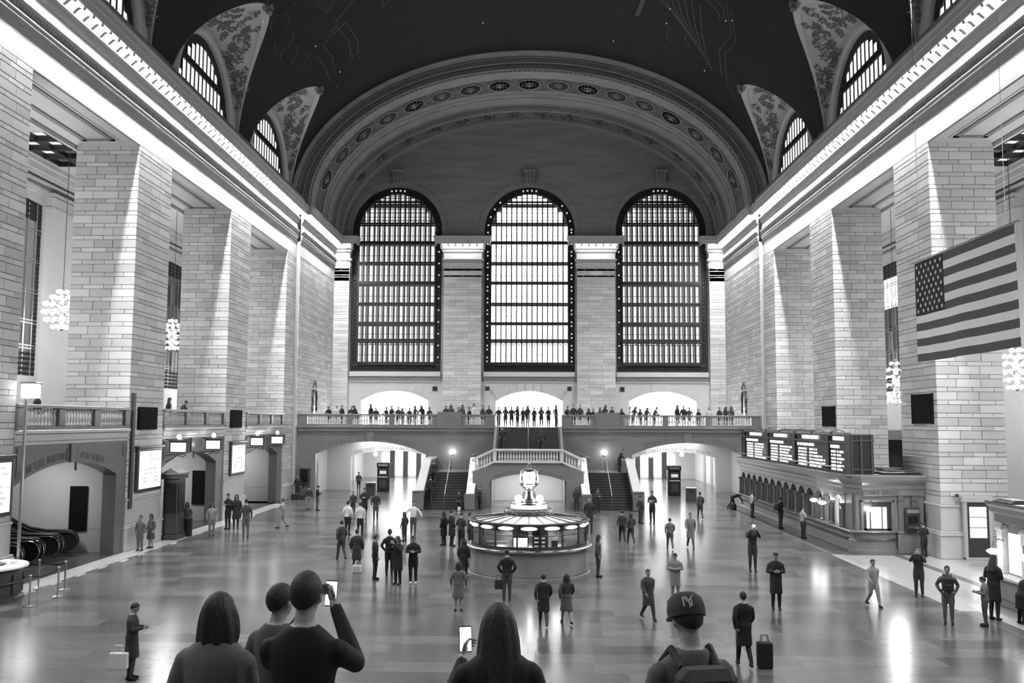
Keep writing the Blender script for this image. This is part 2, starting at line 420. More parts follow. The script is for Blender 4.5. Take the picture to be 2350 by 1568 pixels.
# ---------------------------------------------------------------- floor
HW, YE, YB, YA = 18.3, 84.1, 71.7, 69.5     # half width, window wall, balcony front, vault end
ZB = 5.52                                      # balcony level
def build_floor():
    base = MB().box(-30, 30, -3, 110, -.4, -.03).build('floor', M['mortar'])
    tag(base, 'polished grey marble floor of the great hall laid in long slabs', 'floor', kind='structure')
    rg = random.Random(3); slabs = []
    y = 20.5; row = 0
    ROW = .92
    while y < 66:
        x = -17.2+(row % 2)*-.9+rg.uniform(-.2, .2)
        while x < 13.7:
            w = rg.choice((1.5, 1.8, 1.8, 2.1)); x1 = min(x+w, 13.75); x0 = max(x, -17.3)
            if x1-x0 > .15: slabs.append((x0, x1, y, y+ROW))
            x += w
        y += ROW; row += 1
    # what the frame shows: |x| / y under .62
    vis = [s for s in slabs if -.60 < ((s[0]+s[1])/2)/s[3] < .57]
    vis.sort(key=lambda s: s[2]); near = set(vis[:300]); cache = {}; mb = MB()
    for s in slabs:
        w, d = round(s[1]-s[0], 2), round(s[3]-s[2], 2)
        if s in near:
            if (w, d) not in cache:
                m = MB().box(-w/2+.002, w/2-.002, -d/2+.002, d/2-.002, -.035, 0); m.f = m.f[1:]; m.m = m.m[1:]; cache[(w, d)] = m.mesh('slab', M['slab'])
            link('slab', cache[(w, d)], None, base, ((s[0]+s[1])/2, (s[2]+s[3])/2, 0))
        else: mb.add([(s[0]+.002, s[2]+.002, 0), (s[1]-.002, s[2]+.002, 0), (s[1]-.002, s[3]-.002, 0), (s[0]+.002, s[3]-.002, 0)], [(0, 1, 2, 3)])
    # rows near the camera and beyond the stairs, out of sight or hidden
    for i in range(24):
        for j in range(18): mb.add([(-17.3+j*1.73, -3+i*.98, 0), (-17.3+j*1.73+1.727, -3+i*.98, 0), (-17.3+j*1.73+1.727, -3+i*.98+.977, 0), (-17.3+j*1.73, -3+i*.98+.977, 0)], [(0, 1, 2, 3)])
    y = y
    while y < 100:
        for j in range(30): mb.add([(-26+j*1.73, y, 0), (-26+j*1.73+1.725, y, 0), (-26+j*1.73+1.725, y+.915, 0), (-26+j*1.73, y+.915, 0)], [(0, 1, 2, 3)])
        y += .92
    mb.build('slabs', M['slab_i'], base, kind='stuff')
    # pale border along the left piers, pale and dark borders along the ticket office
    m = MB(); m2 = MB()
    for i in range(34):
        yy = 18+i*1.4; m.box(-18.3, -17.31, yy+.003, yy+1.397, -.03, .001)
    m.build('border_slabs', M['slab_w'], base, kind='stuff')
    m2.box(-30, -18.31, 18, 69, -.03, .0); m2.build('passage_floor', M['dfloor'], base)
    m3 = MB(); 
    for i in range(18):
        yy = 18+i*1.35
        m3.box(14.35, 16.5, yy+.003, yy+1.347, -.03, .001); m3.box(16.9, 21, yy+.003, yy+1.347, -.03, .001); m3.box(21, 26, yy+.003, yy+1.347, -.03, .001)
    m3.build('border_slabs', M['slab_w'], base, kind='stuff')
    m4 = MB().box(13.76, 14.34, 42.5, 66, -.03, .001).box(16.51, 16.89, 18, 42.3, -.03, .001).box(13.76, 14.34, 18, 30, -.03, .001)
    m4.box(14.35, 30, 42.3, 66, -.03, 0.)
    m4.build('dark_border', M['dfloor'], base)
    MB().box(13.76, 14.34, 30, 42.5, -.03, .001).build('border_slabs', M['slab_w'], base)
build_floor()

# ---------------------------------------------------------------- piers
PL = [(28.2, 32.45), (41.75, 45.7), (55.15, 59.15)]
PR = [(27.9, 32.1), (41.4, 45.4), (54.8, 59.1)]
def pier(sg, y0, y1, label, detail=True, limit=300):
    xf, xb = sg*HW, sg*(HW+3.0)
    c = MB().box(xf-sg*-.06, xb, y0+.06, y1-.06, 0, 18.85)
    p = c.build('pillar', M['mortar']); tag(p, label, 'pillar', kind='structure')
    if not detail: return p
    ms = Masonry(p); xa, xc = min(xf, xb), max(xf, xb)
    ms.face((xa, y0+.05), (xc, y0+.05), 2.35, 18.85, RZ['w'], w=1.05, seed=1)
    if sg < 0: ms.face((xf-.05, y0), (xf-.05, y1), 2.35, 18.85, RZ['px'], w=1.2, seed=2)
    else: ms.face((xf+.05, y1), (xf+.05, y0), 2.35, 18.85, RZ['nx'], w=1.2, seed=2)
    ms.face((xc, y1-.05), (xa, y1-.05), 2.35, 18.85, RZ['e'], w=1.05, seed=3, big=False)
    ms.build(limit)
    o = .14
    m = MB()
    x0, x1 = (xf, xb) if sg > 0 else (xb, xf)
    def ring(q, z0, z1): m.bbox(x0-q, x1+q, y0-q, y1+q, z0, z1, .015)
    ring(.10, 0, 1.0); ring(.16, 1.0, 1.1); ring(.12, 1.1, 1.2); ring(.02, 1.2, 2.25); ring(.07, 2.25, 2.36)
    m.build('plinth', M['marble_l'], p)
    return p
lab = ['tall stone pier at the edge nearest the lamp post and round desk', 'broad stone pier carrying the larger lit timetable poster', 'stone pier carrying the smaller lit timetable poster']
for (y0, y1), l in zip(PL, lab): pier(-1, y0, y1, l)
lab = ['plain stone pier on the right nearest the viewer', 'broad stone pier standing behind the striped flag', 'stone pier behind the departure board, second from the flag']
for i, ((y0, y1), l) in enumerate(zip(PR, lab)): pier(1, y0, y1, l, detail=i > 0)
for k, (sg, y0) in enumerate(((-1, 14.8), (1, 14.5), (-1, 1.4), (1, 1.1))):
    p = pier(sg, y0, y0+4, 'plain stone pier of the hall behind the viewer', detail=False); p['group'] = 'piers behind the viewer'

# ---------------------------------------------------------------- long entablatures with coffered lamp cornice
PROF = [(0, 18.85), (0, 20.07), (.05, 20.08), (.05, 20.25), (.10, 20.27), (.10, 20.42), (.13, 20.45), (.13, 20.5), (.02, 20.52), (.02, 20.74), (.16, 20.78), (.20, 20.90), (.20, 20.93),
        (.03, 20.97), (.03, 21.52), (.12, 21.58), (.15, 21.64), (.18, 21.84), (.30, 21.88), (.30, 21.93), (.10, 21.93), (.10, 22.5), (.70, 22.5), (.70, 22.24), (.78, 22.24), (.80, 22.52), (.86, 22.56), (.86, 22.78), (.92, 22.86), (.92, 22.95), (.75, 23.0), (0, 23.0)]
def sweep_y(mb, sg, base, prof, y0, y1, caps=True):
    n = len(prof); vs = [(sg*(base-p), y, z) for y in (y0, y1) for p, z in prof]
    fs = [(i, i+1, n+i+1, n+i) for i in range(n-1)]
    if sg > 0: fs = [f[::-1] for f in fs]
    mb.add(vs, fs)
    if caps: mb.add(vs[:n], [tuple(range(n))]); mb.add(vs[n:], [tuple(range(n))])
def modillion_mesh(sg):
    pts = [(.08, 22.49), (.08, 22.02), (.16, 21.97), (.26, 21.99), (.33, 22.06), (.41, 22.14), (.48, 22.19), (.55, 22.19), (.62, 22.13), (.67, 22.12), (.71, 22.17), (.71, 22.49)]
    return MB().prism([(-sg*p, z-22) for p, z in pts], 'y', -.105, .105).mesh('modillion', M['modil'])
def cresting_mesh():
    m = MB()
    m.lathe([(.0, 0), (.09, .02), (.11, .10), (.05, .2), (.0, .26)], 6); return m.mesh('cresting_leaf', M['orn'])
BULB = MB().sphere((0, 0, 0), .1, 10, 8).mesh('bulb', M['cbulb'], True)
CREST = cresting_mesh()
for sg, nm, lb in ((-1, 'trim_1', 'long left entablature with dentils and a cornice of glowing coffers'), (1, 'trim_2', 'long right entablature with dentils and a cornice of glowing coffers')):
    mb = MB(); sweep_y(mb, sg, HW, PROF, -2, 71.0); sweep_y(mb, sg, HW-.3, PROF, 71.0, YE)
    mb.box(sg*(HW+.02), sg*21.3, -2, 70.9, 18.86, 22.98)     # beam behind
    t = mb.build(nm, M['plain']); tag(t, lb, 'cornice', kind='structure')
    mm = modillion_mesh(sg); y = 24.0
    dm = MB()
    for i in range(int((YE-1-24)/.2)):
        yy = 24+i*.2; b = HW-.3 if yy > 71 else HW
        dm.box(sg*(b-.03), sg*(b-.13), yy, yy+.11, 20.62, 20.74)
    dm.build('dentils', M['plain'], t, kind='stuff')
    gm = MB()
    while y < 83.0:
        b = HW-.3 if y > 71 else HW
        link('modillion', mm, None, t, (sg*b, y, 22))
        link('bulb', BULB, None, t, (sg*(b-.46), y+.38, 22.34))
        for q in (0, .25, .5): gm.add(*(lambda me: ([(v.co.x+sg*(b-.84), v.co.y+y+q, v.co.z+22.98) for v in me.vertices], [tuple(p.vertices) for p in me.polygons]))(CREST))
        y += .76
    gm.build('cresting', M['orn'], t, kind='stuff')
# soffit panels under the beams
def soffit(sg, y0, y1):
    x0, x1 = sorted((sg*(HW+.05), sg*21.25)); m = MB().box(x0, x1, y0, y1, 18.8, 18.86)
    o = m.build('trim_3', M['plain']); tag(o, 'stone beam soffit between two piers with a sunk ornamental border', 'soffit', 'beam soffits between the piers', 'structure')
    mid = sg*19.8
    a, b, c, d = mid-.75, mid+.75, y0+.9, y1-.9
    fr = MB()
    for (p, q, r, s_) in ((a, b, c, c+.22), (a, b, d-.22, d), (a, a+.22, c, d), (b-.22, b, c, d)): fr.box(p, q, r, s_, 18.74, 18.8)
    fr.build('border_moulding', M['orn'], o)
    fr2 = MB()
    for (p, q, r, s_) in ((a-.16, b+.16, c-.16, c-.06), (a-.16, b+.16, d+.06, d+.16), (a-.16, a-.06, c, d), (b+.06, b+.16, c, d)): fr2.box(p, q, r, s_, 18.77, 18.8)
    fr2.build('fillet', M['plain'], o)
for sg, P_ in ((-1, PL), (1, PR)):
    e = 68.25 if sg < 0 else 67.9
    for a, b in ((P_[0][1], P_[1][0]), (P_[1][1], P_[2][0]), (P_[2][1], e)): soffit(sg, a, b)

# ---------------------------------------------------------------- side walls of the end bay
def end_wall(sg):
    e = 68.25 if sg < 0 else 67.9
    x0, x1 = sorted((sg*HW, sg*21.3))
    xc0, xc1 = sorted((sg*(HW+.06), sg*21.2)); m = MB().box(xc0, xc1, e+.06, 71.0, 0, 18.84); xa, xb = sorted((sg*(HW-.24), sg*21.3)); m.box(xa, xb, 71.06, YE, 0, 20.06)
    o = m.build('wall_left' if sg < 0 else 'wall_right', M['mortar'])
    tag(o, 'stone end wall of the hall to the %s, above the balcony, with a garlanded doorway' % ('left' if sg < 0 else 'right'), 'wall', kind='structure')
    ms = Masonry(o)
    def f(y0, y1, x, z0, z1, big):
        if sg < 0: ms.face((-x, y0), (-x, y1), z0, z1, RZ['px'], w=1.3, seed=5, big=big)
        else: ms.face((x, y1), (x, y0), z0, z1, RZ['nx'], w=1.3, seed=5, big=big)
    f(e, 71.0, HW+.05, 2.35, 18.85, True); f(71.0, 81.6, HW-.24, ZB, 20.07, True); f(81.6, YE, HW-.24, ZB, 20.07, False)
    ms.face((x0, e+.05), (x1, e+.05), 2.35, 18.85, RZ['w'], w=1.05, seed=8, big=True)
    ms.face((xa, 71.0), (xa+.25, 71.0), ZB, 20.07, RZ['w'], w=1.05, seed=9, big=False) if sg < 0 else None
    ms.build(240)
    q = MB()
    for z0, z1, d in ((0, 1.0, .1), (1.0, 1.1, .16), (1.1, 1.2, .12), (1.2, 2.25, .02), (2.25, 2.36, .07)): q.bbox(x0-d, x1+d, e-d, 71.6, z0, z1, .015)
    q.build('plinth', M['marble_l'], o)
    # garlanded doorway on the balcony
    yd = 76.6; xw = sg*(HW-.30)
    d = MB().box(xw, xw-sg*.05, yd-.42, yd+.42, ZB, ZB+2.4); d.build('door_leaf', M['bronze'], o)
    g = MB()
    for s2 in (-1, 1):
        pts = [(xw-sg*.08, yd+s2*(.62+.08*sin(i*1.3)), ZB+1.2+i*.2) for i in range(10)]
        g.tube(pts, [.05+.05*abs(sin(i*1.7)) for i in range(10)], 6)
    g.tube([(xw-sg*.08, yd+t*.62, ZB+2.75+.28*(1-t*t)) for t in (-1, -.5, 0, .5, 1)], .06, 6)
    g.tube([(xw-sg*.08, yd-.62, ZB+3.2), (xw-sg*.1, yd, ZB+3.75), (xw-sg*.08, yd+.62, ZB+3.2)], .05, 6)
    g.build('garland', M['bronze'], o)
    return o
WL, WR = end_wall(-1), end_wall(1)

# ---------------------------------------------------------------- vault with cross-vaulted lunettes
VA, VZ, VB = 18.45, 22.8, 12.1
LUN = [(-1, 37.3), (-1, 50.7), (-1, 63.7), (1, 37.1), (1, 50.5), (1, 63.5), (-1, 23.9), (1, 23.7), (-1, 10.5), (1, 10.3)]
LHW = 5.55
def lun_t(sg, y):
    """angle from the springing at which the main vault starts on side sg at this y, or 0"""
    for s2, yc in LUN:
        q = (y-yc)/LHW
        if s2 == sg and abs(q) < 1:
            lo, hi = 0, pi/2
            for _ in range(40):
                t = (lo+hi)/2; x = VA*cos(t); z = VB*sin(t); zc = (5.6+.406*(VA-x))*sqrt(1-q*q)
                if z < zc: lo = t
                else: hi = t
            return lo
    return 0
def build_vault():
    ys = []
    y = -2.0
    while y < YA+.2: ys.append(y); y += .35
    for s2, yc in LUN: ys += [yc-LHW, yc+LHW, yc]
    ys = sorted(set(round(v, 3) for v in ys if v <= YA+.6)); n = 64; vs = []; fs = []
    for y in ys:
        a = lun_t(-1, y); b = pi-lun_t(1, y)
        for k in range(n+1):
            t = a+(b-a)*k/n; vs.append((-VA*cos(t), y, VZ+VB*sin(t)))
    m = n+1
    for i in range(len(ys)-1):
        for k in range(n): fs.append((i*m+k, i*m+k+1, (i+1)*m+k+1, (i+1)*m+k))
    o = link('ceiling', mesh_of('ceiling', vs, fs, True), M['vault']); tag(o, 'dark painted barrel vault with faint gilt constellation figures', 'ceiling', kind='structure')
    return o
CEIL = build_vault()
def lun_pt(sg, yc, q, s):
    y = yc+LHW*q; t = lun_t(sg, y); xg = VA*cos(t); x = (VA+.1)+(xg-VA-.1)*s
    z = VZ+(5.6+.406*(VA-x))*sqrt(max(0, 1-q*q))
    return Vector((sg*x, y, z))
WIN_N = [3]
def lunette(sg, yc, detail):
    vs = []; fs = []; n, m = 48, 10
    for i in range(n+1):
        q = -cos(pi*i/n)
        for k in range(m+1): vs.append(tuple(lun_pt(sg, yc, max(-.9999, min(.9999, q)), k/m)))
    for i in range(n):
        for k in range(m): fs.append((i*(m+1)+k, i*(m+1)+k+1, (i+1)*(m+1)+k+1, (i+1)*(m+1)+k))
    lab = {-1: 'left', 1: 'right'}[sg]
    near = 'nearest the viewer' if yc < 40 else 'in the middle' if yc < 55 else 'nearest the great arch'
    o = link('wall_lunette', mesh_of('lunette', vs, fs, True), M['relief']); tag(o, 'carved plaster lunette cut into the %s of the vault, %s' % (lab, near), 'lunette', kind='structure')
    if yc < 30: o['label'] = 'carved plaster lunette of the vault behind the viewer'; o['group'] = 'lunettes behind the viewer'
    # wall with arched window opening under the cross vault
    X0 = VA+.05
    P = lambda u, z, d: (sg*(X0+d), u, z)
    mb = MB(); arch_wall(mb, P, yc-LHW, yc+LHW, 22.9, 30, [dict(uc=yc, hw=4.3, zs=23.5, rise=4.3, zb=22.95)], .8, 24,
                         ztop=lambda u: VZ+.05+5.6*sqrt(max(0, 1-((u-yc)/LHW)**2)))
    mb.build('lunette_wall', M['plaster'], o)
    if not detail: return
    # ring moulding
    r = MB(); prof = [(4.32, -.02), (4.42, .09), (4.58, .13), (4.72, .09), (4.82, .0)]; vs = []; fs = []; N = 30
    for i in range(N+1):
        a = pi*i/N
        for R, d in prof: vs.append((sg*(X0-d), yc-R*cos(a), 23.5+R*sin(a)*1.0))
    for i in range(N):
        for k in range(4): fs.append((i*5+k, i*5+k+1, (i+1)*5+k+1, (i+1)*5+k))
    r.add(vs, fs); smooth_angle(r.build('ring_moulding', M['plaster'], o), 60)
    # border band along the groin, and carved ornament
    b = MB(); vs = []; fs = []; N = 60
    for i in range(N+1):
        q = -cos(pi*i/N)*.995
        for s in (1.0, .93, .93, 1.0):
            pass
        p1 = lun_pt(sg, yc, q, 1.0); p0 = lun_pt(sg, yc, q, .86 if abs(q) < .9 else .7)
        dn = Vector((0, -q*.05, -.05)); vs += [tuple(p1+dn), tuple(p0+dn), tuple(p0)]
    for i in range(N):
        for k in range(2): fs.append((i*3+k, i*3+k+1, (i+1)*3+k+1, (i+1)*3+k))
    b.add(vs, fs); b.build('border_band', M['plaster'], o)
    rg = random.Random(int(yc*10)+sg); L = MB()
    def leaf(c, u, v, nrm, ln, w):
        tip = c+u*ln; md = c+u*ln*.5
        L.add([tuple(c+nrm*.02), tuple(md+v*w+nrm*.03), tuple(tip+nrm*.02), tuple(md-v*w+nrm*.03), tuple(md+nrm*(.10+.3*w))], [(0, 1, 4), (1, 2, 4), (2, 3, 4), (3, 0, 4)])
    for k in range(90):
        q = rg.uniform(-.93, .93); s = rg.uniform(.12, .8); e = .01
        c = lun_pt(sg, yc, q, s); du = (lun_pt(sg, yc, q+e, s)-c).normalized(); dv = (lun_pt(sg, yc, q, s+.02)-c).normalized()
        nr = du.cross(dv).normalized()
        if nr.z > 0: nr = -nr
        a0 = rg.uniform(0, 6.28); R = rg.uniform(.14, .34)
        for j in range(7):
            a = a0+j*.9; u = (du*cos(a)+dv*sin(a)); v = nr.cross(u)
            leaf(c+u*.05, u, v, nr, R*rg.uniform(.7, 1.4), R*.25)
    L.build('carved_foliage', M['orn'], o, kind='stuff')
    F = MB()   # large carved figures: cartouche, winged globe and side figures
    for q, s, r0, sc in ((.35, .45, .85, 1), (-.35, .45, .85, 1), (0, .72, .6, 1), (.55, .3, .5, 1.3), (-.55, .3, .5, 1.3), (.7, .45, .4, 1.4), (-.7, .45, .4, 1.4)):
        c = lun_pt(sg, yc, q, s); r0 *= .42; rg3 = random.Random(int(q*100)+7)
        F.sphere(tuple(c), r0, 10, 8, (.55, sc*.7, .8)); F.sphere((c.x, c.y, c.z+r0*1.05), r0*.38, 8, 6)
        for j in range(9):
            a = j*.7; F.sphere((c.x-sg*r0*.3*cos(a), c.y+r0*1.3*cos(a), c.z+r0*.7*sin(a)), r0*rg3.uniform(.25, .5), 7, 5, (.6, 1, .6))
    smooth_angle(F.build('carved_figures', M['relief'], o), 60)
    fin = MB(); c = lun_pt(sg, yc, 0, 1.0)
    for j in range(9):
        a = j*.7; fin.sphere((c.x+sg*-.15*cos(a), c.y+.3*sin(a*1.7), c.z+.1-.05*j), .16, 6, 5)
    fin.build('crown_ornament', M['orn'], o)
    # the window itself
    WIN_N[0] += 1
    w = empty('window_%d' % WIN_N[0], kind='structure'); tag(w, 'arched lunette window of bright vertical panes in the %s of the vault, %s' % (lab, near), 'window')
    xw = sg*(X0+.28); cols = 14; R = 4.3; cw = 2*R/cols; zt = 25.6
    fr = MB()
    for i in range(cols+1):
        u = -R+i*cw; top = 23.5+sqrt(max(0, R*R-u*u))
        if top > 23.6: fr.box(xw-.05, xw+.05, yc+u-.05, yc+u+.05, 22.95, top)
    for z in (zt, zt+.3): fr.box(xw-.08, xw+.08, yc-R, yc+R, z-.06, z+.06)
    N = 24
    for i in range(N):
        a, b = pi*i/N, pi*(i+1)/N
        q = [(R*.88*cos(a), R*.88*sin(a)), (R*1.02*cos(a), R*1.02*sin(a)), (R*1.02*cos(b), R*1.02*sin(b)), (R*.88*cos(b), R*.88*sin(b))]
        fr.add([(xw-sg*.06, yc+u, 23.5+z) for u, z in q]+[(xw+sg*.06, yc+u, 23.5+z) for u, z in q], [(0, 1, 2, 3), (4, 5, 6, 7), (0, 1, 5, 4), (1, 2, 6, 5), (2, 3, 7, 6), (3, 0, 4, 7)])
    fr.build('window_frame', M['iron'], w)
    for i in range(cols):
        u0, u1 = -R+i*cw+.05, -R+(i+1)*cw-.05; um = max(abs(u0), abs(u1)); top = 23.5+sqrt(max(0, (R*.9)**2-um*um)) if um < R*.9 else 23.5
        for a, b in ((22.95, min(top, zt-.05)), (zt+.35, top)):
            if b-a > .12:
                MB().box(xw+.0, xw+sg*.02, yc+u0, yc+u1, a, b).build('pane', M['pane_l'], w)
for sg, yc in LUN: lunette(sg, yc, 30 < yc)

# ---------------------------------------------------------------- side aisles
def aisle(sg):
    nm = 'left' if sg < 0 else 'right'; XO = 27.5
    fl = MB().box(*sorted((sg*(HW+.3), sg*(XO+.3))), 28.2 if sg < 0 else 44, YE, 4.9, ZB) if sg < 0 else MB().box(18.6, 27.8, 59.2, YE, 4.9, ZB)
    tag(fl.build('floor_gallery', M['marble']), 'stone gallery floor behind the %s piers' % nm, 'floor', kind='structure')
    c = MB()
    sk = [(46.9, 3.0), (60.3, 3.0), (33.5, 3.0)]
    x0, x1 = sorted((sg*21.2, sg*(XO+.2)))
    c.box(x0, x1, 5, 44.0, 20.2, 20.5)
    xs0, xs1 = sorted((sg*23.0, sg*26.6))
    c.box(x0, xs0, 44, 50.3, 20.2, 20.5); c.box(xs1, x1, 44, 50.3, 20.2, 20.5); c.box(x0, x1, 50.3, YE, 20.2, 20.5)
    o = c.build('ceiling_aisle', M['plaster']); tag(o, 'coffered ceiling of the %s aisle with an iron framed skylight' % nm, 'ceiling', kind='structure')
    g = MB()
    for i in range(4): g.box(xs0+(xs1-xs0)*i/3-.12, xs0+(xs1-xs0)*i/3+.12, 44, 50.3, 20.25, 20.5)
    for i in range(5): g.box(xs0, xs1, 44+6.3*i/4-.12, 44+6.3*i/4+.12, 20.22, 20.5)
    g.build('skylight_frame', M['iron'], o)
    for i in range(3):
        for k in range(4):
            a = xs0+(xs1-xs0)*i/3; b = 44+6.3*k/4
            MB().box(a+.12, a+(xs1-xs0)/3-.12, b+.12, b+6.3/4-.12, 20.5, 20.53).build('pane', M['pane_s' if (i+k) % 3 else 'pane_d'], o)
    # outer wall with tall windows
    wz = [(47.5, 3.0), (69.4, 2.6), (60.6, .01)]
    P = lambda u, z, d: (sg*(XO+d), u, z)
    mb = MB(); arch_wall(mb, P, 5, YE, 0, 20.4, [dict(uc=u, hw=h, zs=18.0, rise=.12, zb=8.35, shape='seg') for u, h in wz[:2]], .4, 6)
    w = mb.build('wall_%s_aisle' % nm, M['plain']); tag(w, 'pale stone outer wall of the %s aisle' % nm, 'wall', kind='structure')
    k = MB()
    for z0, z1, p in ((18.6, 18.75, .12), (18.75, 19.1, .22), (19.1, 19.25, .4), (19.45, 19.6, .5), (19.6, 19.95, .62), (19.95, 20.2, .8)):
        k.box(sg*XO, sg*(XO-p), 5, YE, z0, z1); k.box(*sorted((sg*21.3, sg*(21.3+p))), 5, YE, z0, z1)
    k.build('cornice_moulding', M['plain'], w)
    k = MB()
    for i in range(250): k.box(sg*(XO-.24), sg*(XO-.3), 30+i*.2, 30.11+i*.2, 18.9, 19.05)
    k.build('bead_moulding', M['orn'], w, kind='stuff')
    # pilaster with carved capital
    for yp in (52.3, 39.5, 65.2, 75):
        q = MB().box(sg*XO, sg*(XO-.35), yp-1.5, yp+1.5, ZB, 17.9); q.build('pilaster', M['plain'], w)
        cp = MB().box(sg*XO, sg*(XO-.45), yp-1.62, yp+1.62, 17.9, 18.02).box(sg*XO, sg*(XO-.55), yp-1.7, yp+1.7, 18.62, 18.8)
        cp.box(sg*XO, sg*(XO-.38), yp-1.55, yp+1.55, 18.0, 18.65)
        rg = random.Random(4)
        for i in range(14):
            yy = yp-1.5+i*.23; cp.lathe([(.0, 0), (.1, .06), (.12, .3), (.16, .5), (.05, .6), (0, .6)], 6, (sg*(XO-.42), yy, 18.02))
        cp.build('capital', M['relief'], w)
    # windows: iron grille border, bars, panes
    for u, h in wz[:2]:
        WIN_N[0] += 1; wn = empty('window_%d' % WIN_N[0], kind='structure')
        tag(wn, 'tall iron gallery window in the %s aisle, %s' % (nm, 'nearer the viewer' if u < 50 else 'farther from the viewer'), 'window')
        xw = sg*(XO+.1); f = MB()
        for i in range(-3, 4): f.box(xw-.06, xw+.06, u+i*h/3.6-.06, u+i*h/3.6+.06, 8.35, 18)
        for z in (9.9, 11.3, 13, 14.7, 16.4): f.box(xw-.08, xw+.08, u-h, u+h, z-.07, z-.02); f.box(xw-.08, xw+.08, u-h, u+h, z+.1, z+.15)
        f.build('window_bars', M['steel'], wn)
        gb = MB()
        for (a, b, c_, d) in ((u-h, u+h, 8.35, 9.7), (u-h, u+h, 17.0, 18.1), (u-h, u-h+.5, 9.7, 17), (u+h-.5, u+h, 9.7, 17)):
            gb.box(xw-.03, xw+.03, a, b, c_, d)
            nx, nz = max(1, int((b-a)/.25)), max(1, int((d-c_)/.25))
            for i in range(nx):
                for j in range(nz):
                    yy, zz = a+(b-a)*(i+.5)/nx, c_+(d-c_)*(j+.5)/nz
                    gb.sphere((xw-sg*.05, yy, zz), .075, 5, 4)
        gb.build('grille', M['grille'], wn)
        rg = random.Random(int(u)+5*(sg+1))
        zz = [9.7, 11.3, 13, 14.7, 16.4, 17]
        for j in range(5):
            for i in range(6):
                a = u-h+.5+(2*h-1)*i/6
                mt = M['pane_h'] if sg < 0 and u < 50 else M[rg.choice(('pane_d', 'dgrey', 'grey', 'pane_d'))]
                if sg > 0 and u > 50 and j >= 3: mt = M['pane']
                MB().box(xw+sg*.06, xw+sg*.08, a+.02, a+(2*h-1)/6-.02, zz[j], zz[j+1]).build('pane', mt, wn)
    # far end wall
    tag(MB().box(*sorted((sg*18.0, sg*28)), YE+.0, YE+.4, 0, 23).build('wall_%s_aisle_end' % nm, M['plain']), 'stone wall closing the far end of the %s aisle' % nm, 'wall', kind='structure')
aisle(-1); aisle(1)
tag(MB().box(26.4, 26.8, 30, 84, 0, 7.6).build('wall_right_ramp', M['plaster']), 'pale wall low in the right aisle between the piers', 'wall', kind='structure')
for sg in (-1, 1):
    t = MB().box(*sorted((sg*18.0, sg*28)), -3, -2.4, 0, 23).build('wall_rear_side', M['plain']); tag(t, 'stone wall behind the viewer beside the west windows', 'wall', 'rear side walls', 'structure')
# ---------------------------------------------------------------- east wall
WC = [-12.3, 0.08, 12.3]; WHW = 4.22
def east_wall():
    P = lambda u, z, d: (u, YE+d, z)
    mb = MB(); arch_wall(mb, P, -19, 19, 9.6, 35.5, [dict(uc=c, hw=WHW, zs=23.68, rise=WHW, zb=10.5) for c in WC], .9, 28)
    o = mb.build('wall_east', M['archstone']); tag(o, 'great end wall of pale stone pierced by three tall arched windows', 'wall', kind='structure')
    lo = MB(); arch_wall(lo, P, -19, 19, ZB-.4, 9.6, [dict(uc=c, hw=3.07, zs=7.82, rise=.93, shape='seg') for c in WC], .9, 20)
    lo.build('lower_wall', M['plain'], o)
    s = MB(); f = MB(); l = MB()
    for c in WC:
        s.bbox(c-WHW, c+WHW, YE-.16, YE+.4, 10.05, 10.5, .03); f.box(c-WHW, c+WHW, YE-.08, YE, 9.62, 10.0); s.box(c-WHW, c+WHW, YE-.12, YE, 9.54, 9.62)
        for i in range(42): f.lathe([(0, 0), (.07, .05), (.02, .3), (.06, .36), (0, .4)], 5, (c-WHW+.1+i*.2, YE-.09, 9.6))
        for k in range(9):      # voussoirs of the low arch
            a = -1+2*(k+.5)/9; x = c+a*3.2; z = arch_z(x, c, 3.35, 7.82, .93, 'seg')
            tx = a*.28
            l.add([(x-.33, YE-.03, z+.02), (x+.33, YE-.03, z+.02), (x+.36+tx, YE-.03, z+.75), (x-.36+tx, YE-.03, z+.75)], [(0, 1, 2, 3)])
    s.build('window_sill', M['plain'], o); f.build('sill_frieze', M['orn'], o, kind='stuff'); l.build('voussoir_ring', M['plaster'], o)
    # rings round the window heads, keystones
    for c in WC:
        r = MB(); N = 32
        for i in range(N):
            a, b = pi*i/N, pi*(i+1)/N
            for (r0, r1, y) in ((4.22, 4.75, .10), (4.78, 5.3, .06)):
                q = [(c+R*cos(t), YE-y, 23.68+R*sin(t)) for R, t in ((r0, a), (r1, a), (r1, b), (r0, b))]; q2 = [(p[0], YE, p[2]) for p in q]
                r.add(q+q2, [(0, 1, 2, 3), (1, 5, 6, 2), (0, 3, 7, 4)])
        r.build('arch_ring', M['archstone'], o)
        k = MB().prism([(c-.42, 28.15), (c+.42, 28.15), (c+.55, 29.25), (c-.55, 29.25)], 'y', YE-.45, YE).bbox(c-.62, c+.62, YE-.6, YE, 29.22, 29.42, .03).bbox(c-.5, c+.5, YE-.5, YE, 28.05, 28.2, .03)
        for sx in (-1, 0, 1): k.tube([(c+sx*.26, YE-.47, 28.25), (c+sx*.3, YE-.52, 28.7), (c+sx*.33, YE-.47, 29.2)], .09, 6)
        k.build('keystone', M['archstone'], o)
    return o
EW = east_wall()
